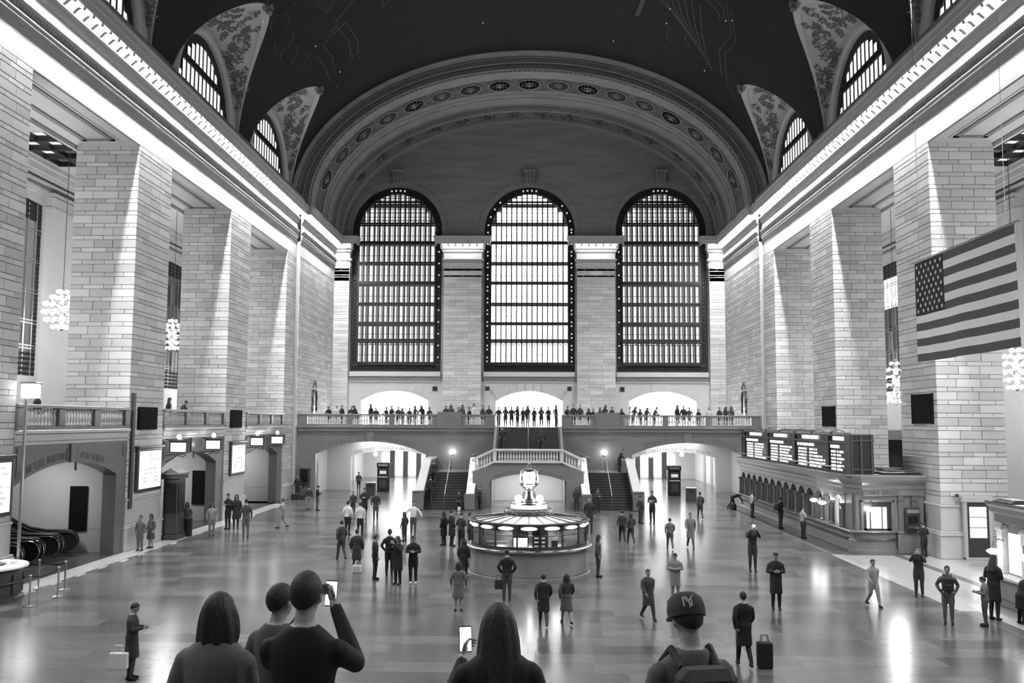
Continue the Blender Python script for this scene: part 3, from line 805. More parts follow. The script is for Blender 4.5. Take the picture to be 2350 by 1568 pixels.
# pilasters with lamp cornices
def entab_block(name, label, x0, x1, yf, nb, openl=True, openr=True):
    mb = MB(); n = len(PROF); vs = []
    for p, z in PROF:
        vs += [(x0-(p if openl else 0), YE, z), (x0-(p if openl else 0), yf-p, z), (x1+(p if openr else 0), yf-p, z), (x1+(p if openr else 0), YE, z)]
    fs = []
    for i in range(n-1):
        for k in range(3): fs.append((i*4+k, i*4+k+1, (i+1)*4+k+1, (i+1)*4+k))
    fs.append(((n-1)*4, (n-1)*4+1, (n-1)*4+2, (n-1)*4+3)); mb.add(vs, fs)
    mb.box(x0, x1, yf+.05, YE, 5.1, 18.9)
    o = mb.build(name, M['plain']); tag(o, label, 'pilaster', kind='structure')
    ms = Masonry(o); ms.face((x0, yf+.05), (x1, yf+.05), ZB, 20.05, 0, w=1.25, seed=int(x0*3)+40, big=(nb > 3)); ms.build(200)
    md = MB().prism([(-p, z-22) for p, z in [(.08, 22.49), (.08, 22.02), (.26, 21.99), (.38, 22.18), (.55, 22.27), (.70, 22.36), (.70, 22.49)]], 'x', -.09, .09).mesh('modillion', M['modil'])
    w = (x1-x0+.5)/nb
    for i in range(nb+1):
        link('modillion', md, None, o, (x0-.25+i*w, yf, 22))
        if i < nb: link('bulb', BIGB, None, o, (x0-.25+(i+.5)*w, yf-.4, 22.28))
    de = MB()
    for i in range(int((x1-x0)/.2)): de.box(x0+i*.2, x0+i*.2+.11, yf-.13, yf-.02, 20.62, 20.74)
    de.build('dentils', M['plain'], o, kind='stuff')
    return o
BIGB = MB().sphere((0, 0, 0), .2, 10, 8, (1.1, 1, .9)).mesh('bulb', M['bulb'])
entab_block('trim_4', 'stone pilaster with glowing cornice between the left and middle great windows', -7.85, -4.35, 83.65, 6)
entab_block('trim_5', 'stone pilaster with glowing cornice between the middle and right great windows', 4.45, 7.95, 83.65, 6)
entab_block('trim_6', 'half pilaster with glowing cornice left of the left great window', -18.2, -16.6, 83.65, 2, openl=False)
entab_block('trim_7', 'half pilaster with glowing cornice right of the right great window', 16.6, 18.2, 83.65, 2, openr=False)
for c in (-6.1, 6.2): area_light('pilaster_lamps', (c, 83.15, 22.05), 3.6, .3, LIGHT['cap'])

# ---------------------------------------------------------------- great windows
ZR = [11.27, 13.4, 15.0, 16.8, 18.8, 20.63, 22.6, 24.35, 26.2, 27.3]
def great_window(k, c):
    names = ['left', 'middle', 'right']
    w = empty('window_%d' % (k+1), kind='structure')
    tag(w, '%s tall arched window %s' % (['left-hand', 'middle', 'right-hand'][k], 'blown out with white daylight' if k == 1 else 'of dark iron bars and pale striped panes'), 'window')
    yw = YE+.45; R = 3.6; cols = 15; cw = 2*R/cols
    top = lambda u: 23.68+sqrt(max(0, R*R-u*u))
    # border plate
    b = MB(); b.box(c-WHW, c+WHW, yw-.05, yw+.05, 10.5, ZR[0]); b.box(c-WHW, c-R, yw-.05, yw+.05, ZR[0], 23.68); b.box(c+R, c+WHW, yw-.05, yw+.05, ZR[0], 23.68)
    N = 32
    for i in range(N):
        a, d = pi*i/N, pi*(i+1)/N
        q = [(c+r*cos(t), 23.68+r*sin(t)) for r, t in ((R, a), (4.25, a), (4.25, d), (R, d))]
        b.add([(x, yw-.05, z) for x, z in q], [(0, 1, 2, 3)])
    b.build('grille_plate', M['grille'], w)
    # cast rings on the plate and pierced rosettes with daylight behind
    g = MB(); lit = MB(); rg = random.Random(k)
    def rose(x, z, r, on):
        g.tube([(x+r*cos(t*pi/4), yw-.08, z+r*sin(t*pi/4)) for t in range(8)], .03, 4, closed=True)
        if on: lit.add([(x+r*(.75 if t % 2 else .3)*cos(t*pi/4), yw-.07, z+r*(.75 if t % 2 else .3)*sin(t*pi/4)) for t in range(8)], [tuple(range(8))[::-1]])
    nz = 34
    for i in range(nz):
        z = 11.5+(23.6-11.5)*i/(nz-1)
        for s2 in (-1, 1):
            on = (k == 1 and i % 3 != 2) or (k == 0 and s2 > 0 and i % 3 == 1) or (k == 2 and s2 < 0 and i % 3 == 1)
            rose(c+s2*3.91, z, .15, on)
    for i in range(30):
        a = pi*(i+.5)/30; on = (abs(i-14.5) < 2) or (k == 1 and (i < 8 or i > 21) and i % 2 == 0)
        rose(c+3.91*cos(a), 23.68+3.91*sin(a), .16, on)
    for i in range(26): rose(c-3.9+i*.312, 10.88, .14, False)
    for i in range(30): rose(c-R+.12+i*(2*R-.24)/29, 13.1, .11, rg.random() < (.8 if k == 1 else .25))
    g.build('grille_rings', M['iron'], w, kind='stuff'); lit.build('pierced_rosettes', M['pane_s'], w, kind='stuff')
    # bars
    for i in range(cols+1):
        u = -R+i*cw
        MB().box(c+u-.055, c+u+.055, yw-.16, yw+.02, ZR[0], max(ZR[0]+.1, top(u))).build('mullion', M['iron'], w)
    for j, z in enumerate(ZR[:-1]):
        hw = R if z < 23.68 else sqrt(max(.01, R*R-(z-23.68)**2)); m = MB()
        if j in (2, 4, 6, 0): m.box(c-hw, c+hw, yw-.24, yw, z-.15, z+.15)
        elif j == 8: 
            for dz in (-.2, .05, .3): m.box(c-hw, c+hw, yw-.2, yw, z+dz-.05, z+dz+.05)
        else: m.box(c-hw, c+hw, yw-.2, yw, z-.17, z-.08).box(c-hw, c+hw, yw-.2, yw, z+.08, z+.17)
        m.build('transom', M['iron'], w)
    th = MB()
    for j in range(9):
        z = ZR[j]+(ZR[j+1]-ZR[j])*.38; hw = R if z < 23.68 else sqrt(max(.01, R*R-(z-23.68)**2)); th.box(c-hw, c+hw, yw-.1, yw-.06, z-.018, z+.018)
        if j >= 7:
            for q in (.2, .6, .8):
                z = ZR[j]+(ZR[j+1]-ZR[j])*q; hw = sqrt(max(.01, R*R-(z-23.68)**2)); th.box(c-hw, c+hw, yw-.1, yw-.06, z-.03, z+.03)
    if k != 1:
        for i in range(cols):
            if i % 3 == 2: continue
            u = -R+(i+.5)*cw; th.box(c+u-.02, c+u+.02, yw-.1, yw-.05, ZR[0], top(u))
    th.build('glazing_bars', M['iron'], w)
    # panes
    cache = {}
    for i in range(cols):
        u0, u1 = -R+i*cw+.05, -R+(i+1)*cw-.05; um = max(abs(u0), abs(u1))
        for j in range(len(ZR)-1):
            a, b_ = ZR[j]+.1, min(ZR[j+1]-.1, top(um))
            if b_-a < .15: continue
            W_, Hh = u1-u0, b_-a; key = (i % 4 if k != 1 else 0, round(Hh, 2), j)
            if key not in cache:
                m = MB()
                if k == 1: m.box(0, W_, 0, .02, 0, Hh)
                else:
                    cut = (.62, .5, .7, .42)[i % 4]*W_; m.mi = 0; m.box(0, cut, 0, .02, 0, Hh); m.mi = 1; m.box(cut, W_, .0, .02, 0, Hh)
                    if j in (1, 3, 5): m.mi = 2; m.box(0, W_, -.01, .0, Hh*.88, Hh)
                cache[key] = m.mesh('pane', [M['pane']] if k == 1 else [M['pane_s'], M['pane_h'], M['pane_d']])
            link('pane', cache[key], None, w, (c+u0, yw+.03, a))
for k, c in enumerate(WC): great_window(k, c)

# ---------------------------------------------------------------- great coffered arch
def ellp(b, t, Y): return Vector((-(b+6.38)*cos(t), Y, VZ+b*sin(t)))
def great_arch():
    prof = [(69.6, 12.4, 0), (69.2, 12.1, 0), (69.15, 12.0, 0), (69.25, 11.9, 0), (69.5, 11.62, 0), (69.35, 11.58, 0), (69.35, 11.5, 1), (69.5, 11.24, 0), (69.42, 11.2, 0), (69.5, 11.14, 1), (69.62, 10.8, 0), (69.55, 10.74, 0), (69.6, 10.64, 1), (69.95, 10.62, 0), (70.0, 10.7, 0),
            (71.6, 10.7, 0), (71.6, 10.78, 1), (74.3, 10.78, 0), (74.3, 10.7, 0), (75.0, 10.7, 0), (75.0, 10.66, 0), (75.8, 10.66, 0), (75.8, 10.6, 0), (77.1, 10.6, 0), (77.15, 10.5, 1), (78.3, 10.38, 0), (78.5, 10.36, 0), (78.55, 10.55, 2), (81.1, 10.55, 0), (81.1, 10.42, 0), (81.4, 10.42, 0), (81.4, 10.8, 0), (YE+.2, 11.0, 0)]
    n = 128; mb = MB(); t0 = 0.0
    for i in range(len(prof)-1):
        mb.mi = prof[i][2]; vs = []
        for k in range(n+1):
            t = t0+(pi-2*t0)*k/n
            for Y, b, _ in prof[i:i+2]: vs.append(tuple(ellp(b, t, Y)))
        mb.add(vs, [(2*k, 2*k+1, 2*k+3, 2*k+2) for k in range(n)])
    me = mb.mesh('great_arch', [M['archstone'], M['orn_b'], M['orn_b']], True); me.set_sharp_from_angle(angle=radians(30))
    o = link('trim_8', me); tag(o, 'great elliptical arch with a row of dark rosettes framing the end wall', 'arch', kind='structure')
    # rosettes
    r = MB(); r.mi = 1; r.lathe([(0, .07), (.92, .07)], 20); r.mi = 0
    r.tube([(.92*cos(a*pi/12), .92*sin(a*pi/12), .08) for a in range(24)], .07, 5, closed=True)
    r.tube([(.3*cos(a*pi/8), .3*sin(a*pi/8), .1) for a in range(16)], .05, 4, closed=True); r.sphere((0, 0, .12), .16, 8, 6)
    r.mi = 2
    for a in range(12):
        q = a*pi/6; m = len(r.v); r.sphere((.58, 0, .09), .2, 6, 4, (1, .3, .3)); r.xf(Matrix.Rotation(q, 4, 'Z'), m)
    rm = r.mesh('rosette', [M['archstone'], M['orn_d'], M['petal']])
    # equal steps along the arc
    ts = [pi*k/2000 for k in range(2001)]; acc = [0]
    for k in range(2000): acc.append(acc[-1]+(ellp(10.78, ts[k+1], 0)-ellp(10.78, ts[k], 0)).length)
    def t_at(s):
        lo, hi = 0, 2000
        while hi-lo > 1:
            m = (lo+hi)//2
            if acc[m] < s: lo = m
            else: hi = m
        return ts[lo]
    L = acc[-1]; step = 2.42; sp = MB(); rg = random.Random(5)
    def frame(b, t, Y):
        p = ellp(b, t, Y); d = (ellp(b, t+.01, Y)-ellp(b, t-.01, Y)).normalized(); nrm = Vector((0, 1, 0)).cross(d).normalized()
        if nrm.z > 0: nrm = -nrm
        yv = nrm.cross(d); return Matrix((d, yv, nrm)).transposed().to_4x4(), p
    for k in range(-8, 9):
        t = t_at(L/2+k*step); R_, p = frame(10.78, t, 72.95)
        q = link('rosette', rm, None, o); R_.translation = p; q.matrix_local = R_ @ Matrix.Diagonal((.95, 1.22, 1, 1))
        t2 = t_at(L/2+(k+.5)*step)
        for j in range(26):
            R2, p2 = frame(10.78, t2+rg.uniform(-.02, .02)*(1+abs(cos(t2))), 72.95+rg.choice((-1, 1))*rg.uniform(.1, 1.2)); m = len(sp.v)
            sp.sphere((0, 0, 0), rg.uniform(.07, .14), 5, 4, (1, 1, .5)); R2.translation = p2; sp.xf(R2, m)
    def band(b, Y, ds, size, sc, out, seed):
        s = .3; rg2 = random.Random(seed)
        while s < L-.3:
            t = t_at(s); R2, p2 = frame(b, t, Y); m = len(out.v); R2.translation = p2
            out.sphere((0, 0, 0), size*rg2.uniform(.8, 1.2), 5, 4, sc); out.xf(R2, m); s += ds
    band(11.38, 69.38, .34, .11, (1.3, .6, 1), sp, 1); band(11.0, 69.5, .26, .13, (.8, .6, 1), sp, 2); band(10.9, 69.5, .41, .12, (1, .6, 1), sp, 8); band(10.62, 69.75, .4, .1, (1.2, 1, .8), sp, 3)
    band(10.44, 77.6, .28, .13, (1, 1, .6), sp, 4); band(10.42, 78.0, .31, .11, (1, 1, .6), sp, 5)
    sp.build('carved_bands', M['orn_b'], o, kind='stuff')
    cl = MB()
    for k in range(-7, 8):
        t0_ = t_at(L/2+(k+.5)*2.55)
        for j in range(22):
            a = rg.uniform(0, 6.28); rr = rg.uniform(0, 1) ; R2, p2 = frame(10.54, t0_+rr*cos(a)*.055*(1 if abs(cos(a)) > .6 else .5), 79.8+rr*sin(a)*.8); m = len(cl.v); R2.translation = p2
            cl.sphere((0, 0, 0), rg.uniform(.08, .16), 5, 4, (1, 1, .5)); cl.xf(R2, m)
    cl.build('soffit_ornaments', M['orn_d'], o, kind='stuff')
great_arch()

# ---------------------------------------------------------------- faint painted figures on the vault
def on_vault(x, y):
    t = math.acos(max(-1, min(1, -x/VA))); return Vector((-VA*cos(t), y, VZ+VB*sin(t)))-Vector((0, 0, .03))
def ceiling_lines():
    mb = MB()
    def line(pts, r=.028):
        q = []
        for i in range(len(pts)-1):
            a, b = pts[i], pts[i+1]; n = max(2, int(sqrt((b[0]-a[0])**2+(b[1]-a[1])**2)/.3))
            q += [(a[0]+(b[0]-a[0])*k/n, a[1]+(b[1]-a[1])*k/n) for k in range(n)]
        q.append(pts[-1]); P = [on_vault(*p) for p in q]
        for i in range(len(P)-1):
            d = (P[i+1]-P[i]); s_ = d.cross(Vector((0, 0, 1)));
            if s_.length < 1e-6: continue
            s_ = s_.normalized()*r; mb.add([tuple(P[i]-s_), tuple(P[i]+s_), tuple(P[i+1]+s_), tuple(P[i+1]-s_)], [(0, 1, 2, 3)])
    def loop(cx, cy, rx, ry, a0=0, a1=360, n=18): line([(cx+rx*cos(radians(a0+(a1-a0)*i/n)), cy+ry*sin(radians(a0+(a1-a0)*i/n))) for i in range(n+1)])
    # a winged animal on the left
    loop(-15.0, 53.0, .5, 1.0); loop(-15.3, 55.0, .55, .9, -60, 230); loop(-15.4, 56.6, .5, .9, -30, 260); loop(-14.3, 51.0, .8, 1.3, 60, 300); loop(-15.1, 58.2, .5, .8, 20, 330)
    line([(-14.8, 57.5), (-14.3, 59.5), (-14.2, 61.5), (-14.35, 64.0), (-14.0, 65.4)]); line([(-14.4, 57), (-13.7, 58.6), (-13.6, 61), (-13.9, 63.6), (-13.5, 65.2)]); loop(-13.9, 65.6, .35, .5)
    line([(-13.6, 58.6), (-12.6, 57.4), (-12.3, 60.4), (-12.6, 62.4)]); line([(-13.1, 58.4), (-12.0, 57.6), (-11.8, 61.0), (-12.2, 62.6)]); loop(-12.3, 62.8, .3, .4)
    for i in range(12): line([(-13.6+i*.14, 50.0+.1*i), (-13.2+i*.16, 53.0+.15*i-.04*i*i*.5), (-12.7+i*.1, 55.4+.02*i-.02*i*i)])
    line([(-12.6, 57), (-11.2, 55.6), (-9.6, 54.6), (-8.6, 53.4)]); line([(-11.6, 50), (-10, 50.8), (-8.2, 52.0), (-7.6, 53.4), (-8.0, 55.4), (-8.9, 57.2), (-9.6, 57.8), (-9.5, 56.2), (-9.0, 54.8)])
    for i in range(9): line([(-8.6+i*.1, 50+i*.4), (-8.1+i*.09, 51+i*.45)])
    # a second figure and a pale band on the right
    loop(9.2, 56.5, 3.2, 2.2, 190, 420); loop(9.6, 57.0, 2.6, 1.6, 180, 400)
    for i in range(9): line([(6.5+.55*i, 55+.2*i), (7.6+.5*i, 57+.35*i), (9.2+.4*i, 58.5+.5*i), (10.0+.4*i, 59.6+.6*i)])
    line([(4.0, 56.0), (6.0, 52.6), (7, 51)]); line([(12.2, 55), (13.2, 58), (13.0, 61), (13.8, 64)]); line([(12.6, 55.4), (13.6, 58.6), (13.4, 61), (14.3, 64.6), (15.2, 66)])
    loop(10.4, 62, .8, 1.4, 0, 300); loop(11.4, 61.4, .6, 1.2, 40, 330)
    mb.build('painted_figures', M['figure'], CEIL)
    band = MB(); P = [on_vault(8.0-(y-50)*.05, y) for y in range(48, 62)]
    for i in range(len(P)-1): band.add([tuple(P[i]-Vector((.22, 0, 0))), tuple(P[i]+Vector((.22, 0, 0))), tuple(P[i+1]+Vector((.2, 0, 0))), tuple(P[i+1]-Vector((.2, 0, 0)))], [(0, 1, 2, 3)])
    band.build('painted_band', M['figure'], CEIL)
    rg = random.Random(2)
    st = MB()
    for x, y in [(-14.1, 58.2), (-9.2, 54), (-12.0, 54.2), (9.3, 58.6), (7.2, 54.6), (4.2, 56.2), (-15.6, 51.5), (-6.2, 52.8), (-13.6, 63.6), (12.9, 56.4)]+[(rg.uniform(-14, 14), rg.uniform(46, 66)) for _ in range(14)]:
        p = on_vault(x, y); st.sphere(tuple(p), .05, 6, 4)
    st.build('star_bulbs', M['star'], CEIL)
ceiling_lines()

# ---------------------------------------------------------------- west end behind the viewer: the hall's other three windows
def west_end():
    P = lambda u, z, d: (-u, -2.4-d, z)
    mb = MB(); arch_wall(mb, P, -19, 19, 0, 35.5, [dict(uc=c, hw=WHW, zs=23.68, rise=WHW, zb=10.5) for c in (-12.3, 0, 12.3)], .6, 16)
    o = mb.build('wall_rear', M['archstone']); tag(o, 'stone end wall behind the viewer with three daylit windows', 'wall', kind='structure')
    for c in (-12.3, 0, 12.3):
        q = MB(); n = 16
        pts = [(c-4.2, 10.5), (c+4.2, 10.5)]+[(c+4.2*cos(pi*i/n), 23.68+4.2*sin(pi*i/n)) for i in range(n+1)]
        q.add([(x, -2.6, z) for x, z in pts], [tuple(range(len(pts)))]); q.build('daylit_pane', M['west'], o)
M['west'] = emit('west_daylight', .25)
west_end()
# ---------------------------------------------------------------- east balcony
BAL = MB().lathe([(.0, 0), (.085, 0), (.085, .05), (.05, .07), (.06, .14), (.085, .24), (.07, .36), (.04, .46), (.04, .52), (.065, .55), (.085, .58), (.085, .64), (0, .64)], 8).mesh('baluster', M['marble_l'], True)
def balusters(parent, pts, z):
    for x, y in pts: link('baluster', BAL, None, parent, (x, y, z))
def balcony():
    f = MB().box(-18.1, 18.1, YB+.15, YE+.02, 5.1, ZB).build('floor_balcony', M['marble']); tag(f, 'stone floor of the balcony below the great windows', 'floor', kind='structure')
    P = lambda u, z, d: (u, YB+d, z)
    ops = [dict(uc=c, hw=4.3, zs=3.4, rise=.95, shape='seg') for c in (-12.3, 12.35)]
    mb = MB(); arch_wall(mb, P, -18.4, 18.4, 0, 5.14, ops, .5, 24)
    w = mb.build('wall_balcony', M['marble']); tag(w, 'marble wall below the balcony with two wide lettered arches', 'wall', kind='structure')
    m = MB()
    for x0, x1 in ((-18.0, -2.55), (2.55, 18.0)):
        for z0, z1, p in ((5.02, 5.14, .06), (5.14, 5.40, .14), (5.40, 5.56, .24)): m.bbox(x0, x1, YB-p, YB+.2, z0, z1, .02)
        m.box(x0, x1, YB-.05, YB, 4.92, 4.98)
    m.build('ledge', M['marble'], w)
    k = MB()
    for c in (-12.3, 12.35):    # flat bracket over each arch and thin panel lines
        k.box(c-.28, c+.28, YB-.1, YB, 4.35, 5.05)
        for a, b in ((c-4.6, c-.5), (c+.5, c+4.6)):
            k.box(a, b, YB-.03, YB, 4.86, 4.9)
        k.box(c-.55, c-.5, YB-.03, YB, 4.4, 4.88); k.box(c+.5, c+.55, YB-.03, YB, 4.4, 4.88)
    k.build('panel_moulding', M['marble'], w)
    def arc_text(s, h, uc, u0, lift, Y=YB, hw=4.3, zs=3.4, rise=.95):
        R = (hw*hw+rise*rise)/(2*rise); zc = zs+rise-R; a0 = u0/R
        def place(u, v):
            a = a0+u/R; r = R+lift+v; return (uc+r*sin(a), Y, zc+r*cos(a)), (0, -1, 0)
        return text_mesh(s, h, place)
    arc_text('TRACKS 21 TO 11', .29, -12.3, -1.85, .16).build('lettering', M['letter'], w)
    arc_text('LEXINGTON AVE', .29, -12.3, 1.85, .16).build('lettering', M['letter'], w)
    arc_text('LEXINGTON AVE', .29, 12.35, -1.85, .16).build('lettering', M['letter'], w)
    arc_text('TICKET MACHINES', .29, 12.35, 2.1, .16).build('lettering', M['letter'], w)
    for c in (-5.87, 5.87):
        text_mesh('EAST BALCONY', .24, lambda u, v, c=c: ((c+u, YB, 4.42+v), (0, -1, 0))).build('lettering', M['letter'], w)
    # balustrade
    for sg, nm, lb in ((-1, 'trim_9', 'marble balustrade of the balcony left of the upper stairs'), (1, 'trim_10', 'marble balustrade of the balcony right of the upper stairs')):
        X = lambda a: sg*a
        b = MB(); yb = YB+.02
        def bar(a0, a1, z0, z1, d): x0, x1 = sorted((X(a0), X(a1))); b.bbox(x0, x1, yb-d, yb+d, z0, z1, .015)
        bar(2.6, 17.95, 5.56, 5.70, .17); bar(2.6, 17.95, 6.36, 6.50, .19)
        for a0, a1 in ((17.3, 17.95), (13.75, 14.2), (10.45, 10.9), (7.05, 7.5), (4.9, 5.25), (2.6, 3.4)): bar(a0, a1, 5.70, 6.36, .15)
        bar(5.2, 7.1, 5.56, 6.68, .22)
        o = b.build(nm, M['marble'] ); tag(o, lb, 'balustrade', kind='structure')
        pts = []
        for a0, a1 in ((14.2, 17.3), (10.9, 13.75), (7.5, 10.45), (3.4, 4.9)):
            n = int((a1-a0)/.2); pts += [(X(a0+(a1-a0)*(i+.5)/n), yb) for i in range(n)]
        balusters(o, pts, 5.71)
    # passages behind the arches
    for c, nm in ((-12.3, 'left'), (12.35, 'right')):
        q = MB(); x0, x1 = c-5.2, c+5.2
        q.box(x0-.3, x0, YB+.5, 98, 0, 5.0); q.box(x1, x1+.3, YB+.5, 98, 0, 5.0); q.box(x0, x1, YB+.5, 98, 4.6, 5.0); q.box(x0, x1, 98, 98.3, 0, 5.0)
        o = q.build('wall_passage_%s' % nm, M['plaster']); tag(o, 'pale walls of the bright passage behind the %s arch' % nm, 'wall', kind='structure')
        q = MB(); arch_wall(q, lambda u, z, d: (u, 80+d, z), x0, x1, 0, 4.6, [dict(uc=c+.35, hw=3.5, zs=2.9, rise=.5, shape='seg')], .5, 16)
        i = q.build('inner_arch', M['plaster'], o)
        arc_text('42ND STREET PASSAGE SUBWAY 4.5.6.7.S >', .24, c+.35, .1, .12, 80, 3.5, 2.9, .5).build('lettering', M['grey'], i)
        d = MB()
        for yy in (76, 84.5, 88.5, 92):     # arched niches along the side walls
            for xx, sg in ((x0, 1), (x1, -1)):
                d.prism([(yy-.55, .0), (yy+.55, .0)]+[(yy+.55*cos(pi*t/8), 2.2+.55*sin(pi*t/8)) for t in range(9)], 'x', xx, xx+sg*.03)
        d.build('niche', M['grey'], o)
        e = MB()
        for t in range(5): e.box(c-3.2+t*1.4, c-2.5+t*1.4, 97.9, 98, .3, 2.6+.2*(t % 2))
        e.build('shop_front', M['glow'], o)
        e = MB()
        for t in range(4): e.box(c-2.4+t*1.4, c-1.9+t*1.4, 97.9, 98, 0, 2.9)
        e.build('dark_door', M['dgrey'], o)
        for j, (dx, yy, z) in enumerate(((-1.4, 82.5, 3.0), (1.6, 84.0, 3.05))):
            l = empty('globe_lamp', (c+dx, yy, 0)); tag(l, 'ceiling globe lamp in the %s passage, %s of two' % (nm, ('left', 'right')[j]), 'lamp')
            MB().tube([(0, 0, 4.6), (0, 0, z+.15)], .025, 6).build('stem', M['bronze'], l)
            MB().sphere((0, 0, z), .2, 12, 8).build('globe', M['globe'], l, smooth=True)
        area_light('passage_light', (c, 77, 4.55), 5, 6, 420); area_light('passage_light', (c, 90, 4.55), 5, 10, 1200)
    # white rooms behind the three low arches on the balcony
    for k, c in enumerate(WC):
        q = MB().box(c-4.4, c-4.1, YE+.9, 94, ZB-.3, 9.9).box(c+4.1, c+4.4, YE+.9, 94, ZB-.3, 9.9).box(c-4.4, c+4.4, 94, 94.3, ZB-.3, 9.9).box(c-4.4, c+4.4, YE+.9, 94.3, 9.6, 9.9).box(c-4.4, c+4.4, YE-.1, 94.3, ZB-.3, ZB)
        o = q.build('wall_lobby', M['white']); tag(o, 'white lobby behind the %s low arch on the balcony' % ('left', 'middle', 'right')[k], 'wall', kind='structure')
        area_light('lobby_light', (c, 90, 9.5), 7, 6, 5200)
balcony()

# ---------------------------------------------------------------- stairs
def staircase():
    o = empty('staircase', (0, 63, 0)); tag(o, 'double marble staircase with dark steps climbing to the balcony', 'staircase')
    L = lambda mb: mb.xf(Matrix.Translation((0, -63, 0)))
    n = 14
    for sg in (-1, 1):
        for i in range(n):
            y0 = 62.6+i*.35; z1 = 2.25*(i+1)/n; x0, x1 = sorted((sg*7.2, sg*4.12))
            L(MB().box(x0, x1, y0, 67.5 if i == n-1 else y0+.36, 0, z1-.03).bbox(x0, x1, y0-.03, 67.5 if i == n-1 else y0+.37, z1-.04, z1, .01)).build('step', M['step'], o)
        x0, x1 = sorted((sg*7.7, sg*2.6)); L(MB().box(x0, x1, 67.48, 71.7, 0, 2.25).bbox(x0, x1, 67.42, 67.6, 2.2, 2.3, .02)).build('landing', M['marble'], o)
        for i in range(5):      # short turn towards the middle
            a, b = sorted((sg*(4.0-.26*i), sg*2.4)); L(MB().box(a, b, 67.5, 71.7, 2.25, 2.25+.16*(i+1))).build('step', M['step'], o)
        # outer parapet
        pr = [(62.2, 0), (62.2, .95), (62.7, 1.0), (67.6, 3.1), (71.6, 3.1), (71.6, 0)]
        xa, xb = sorted((sg*7.2, sg*7.62)); L(MB().prism(pr, 'x', xa, xb)).build('parapet', M['marble'], o)
        cp = [(62.1, .95), (62.1, 1.07), (62.7, 1.12), (67.6, 3.22), (71.6, 3.22), (71.6, 3.1), (67.6, 3.1), (62.7, 1.0)]
        xa, xb = sorted((sg*7.12, sg*7.72)); L(MB().prism(cp, 'x', xa, xb)).build('coping', M['marble_l'], o)
        xa, xb = sorted((sg*7.05, sg*7.8)); L(MB().bbox(xa, xb, 62.0, 62.6, 0, 1.2, .04).bbox(xa+.0, xb-.0, 61.95, 62.65, 1.2, 1.3, .03)).build('newel', M['marble'], o)
        # inner parapet
        pr = [(62.3, 0), (62.3, .92), (62.8, .98), (67.4, 3.2), (67.4, 0)]
        xa, xb = sorted((sg*4.12, sg*3.78)); L(MB().prism(pr, 'x', xa, xb)).build('parapet', M['marble'], o)
        cp = [(62.2, .92), (62.2, 1.04), (62.8, 1.1), (67.4, 3.34), (67.4, 3.2), (62.8, .98)]
        xa, xb = sorted((sg*4.22, sg*3.66)); L(MB().prism(cp, 'x', xa, xb)).build('coping', M['white'], o)
        xa, xb = sorted((sg*4.3, sg*3.6)); L(MB().bbox(xa, xb, 62.1, 62.6, 0, 1.1, .04)).build('newel', M['marble'], o)
        # middle handrail of each flight
        r = MB().tube([(sg*5.7, 62.9, .95), (sg*5.7, 67.5, 3.15), (sg*5.7, 68.1, 3.2)], .03, 6).tube([(sg*5.7, 68.1, 2.25), (sg*5.7, 68.1, 3.2)], .03, 6).tube([(sg*5.7, 62.9, .1), (sg*5.7, 62.9, .95)], .025, 6)
        r.tube([(sg*4.6, 69, 2.25), (sg*4.6, 69, 3.25), (sg*3.6, 69, 3.7), (sg*2.7, 69, 4.0)], .03, 6); L(r).build('handrail', M['brass'], o)
    # central block with arch
    P = lambda u, z, d: (u, 64.0+d, z)
    def zt(u):
        a = abs(u); return 3.1 if a < 2.35 else 3.1-(a-2.35)*.42
    mb = MB(); arch_wall(mb, P, -3.85, 3.85, 0, 3.1, [dict(uc=0, hw=2.65, zs=1.82, rise=.52, shape='seg')], .45, 22, ztop=zt)
    L(mb).build('arch_wall', M['marble_d'], o)
    R = (2.65**2+.52**2)/(2*.52); zc = 1.82+.52-R
    def tx(s, u0):
        return text_mesh(s, .17, lambda u, v: ((( R+.1+v)*sin((u0+u)/R), 64.0, zc+(R+.1+v)*cos((u0+u)/R)), (0, -1, 0)))
    L(tx('TRACKS 100 TO 117', -1.35)).build('lettering', M['letter'], o); L(tx('DINING CONCOURSE', 1.35)).build('lettering', M['letter'], o)
    L(MB().box(-2.6, 2.6, 64.2, 67.4, 2.85, 3.05).box(-3.8, -2.55, 64.4, 70.8, 0, 2.3).box(2.55, 3.8, 64.4, 70.8, 0, 2.3)).build('landing', M['marble_d'], o)
    L(MB().box(-2.55, 2.55, 70.3, 70.6, 0, 2.9)).build('back_wall', M['plaster'], o)
    # landing balustrade: straight in front, slanting at both ends
    b = MB()
    b.bbox(-2.4, 2.4, 63.84, 64.16, 3.08, 3.24, .02); b.bbox(-2.45, 2.45, 63.82, 64.18, 3.9, 4.06, .03)
    for sg in (-1, 1):
        for z0, z1, d in ((3.08, 3.24, .16), (3.9, 4.06, .18)):
            q = [(sg*2.4, 64-d), (sg*3.85, 64.35-d), (sg*3.95, 64.35+d), (sg*2.4, 64+d)]; dz = [0, -.72, -.72, 0]
            b.add([(x, y, z0+e) for (x, y), e in zip(q, dz)]+[(x, y, z1+e) for (x, y), e in zip(q, dz)], [(0, 1, 2, 3), (4, 5, 6, 7), (0, 1, 5, 4), (1, 2, 6, 5), (2, 3, 7, 6), (3, 0, 4, 7)])
        b.bbox(min(sg*2.2, sg*2.45), max(sg*2.2, sg*2.45), 63.86, 64.14, 3.2, 3.95, .02)
    L(b).build('rail', M['marble_l'], o)
    balusters(o, [(-2.1+4.2*(i+.5)/21, 1.0) for i in range(21)], 3.25)
    for sg in (-1, 1):
        for i in range(6):
            a = .35+.2*i; link('baluster', BAL, None, o, (sg*(2.3+a), 1.0+a*.22, 3.25-a*.48))
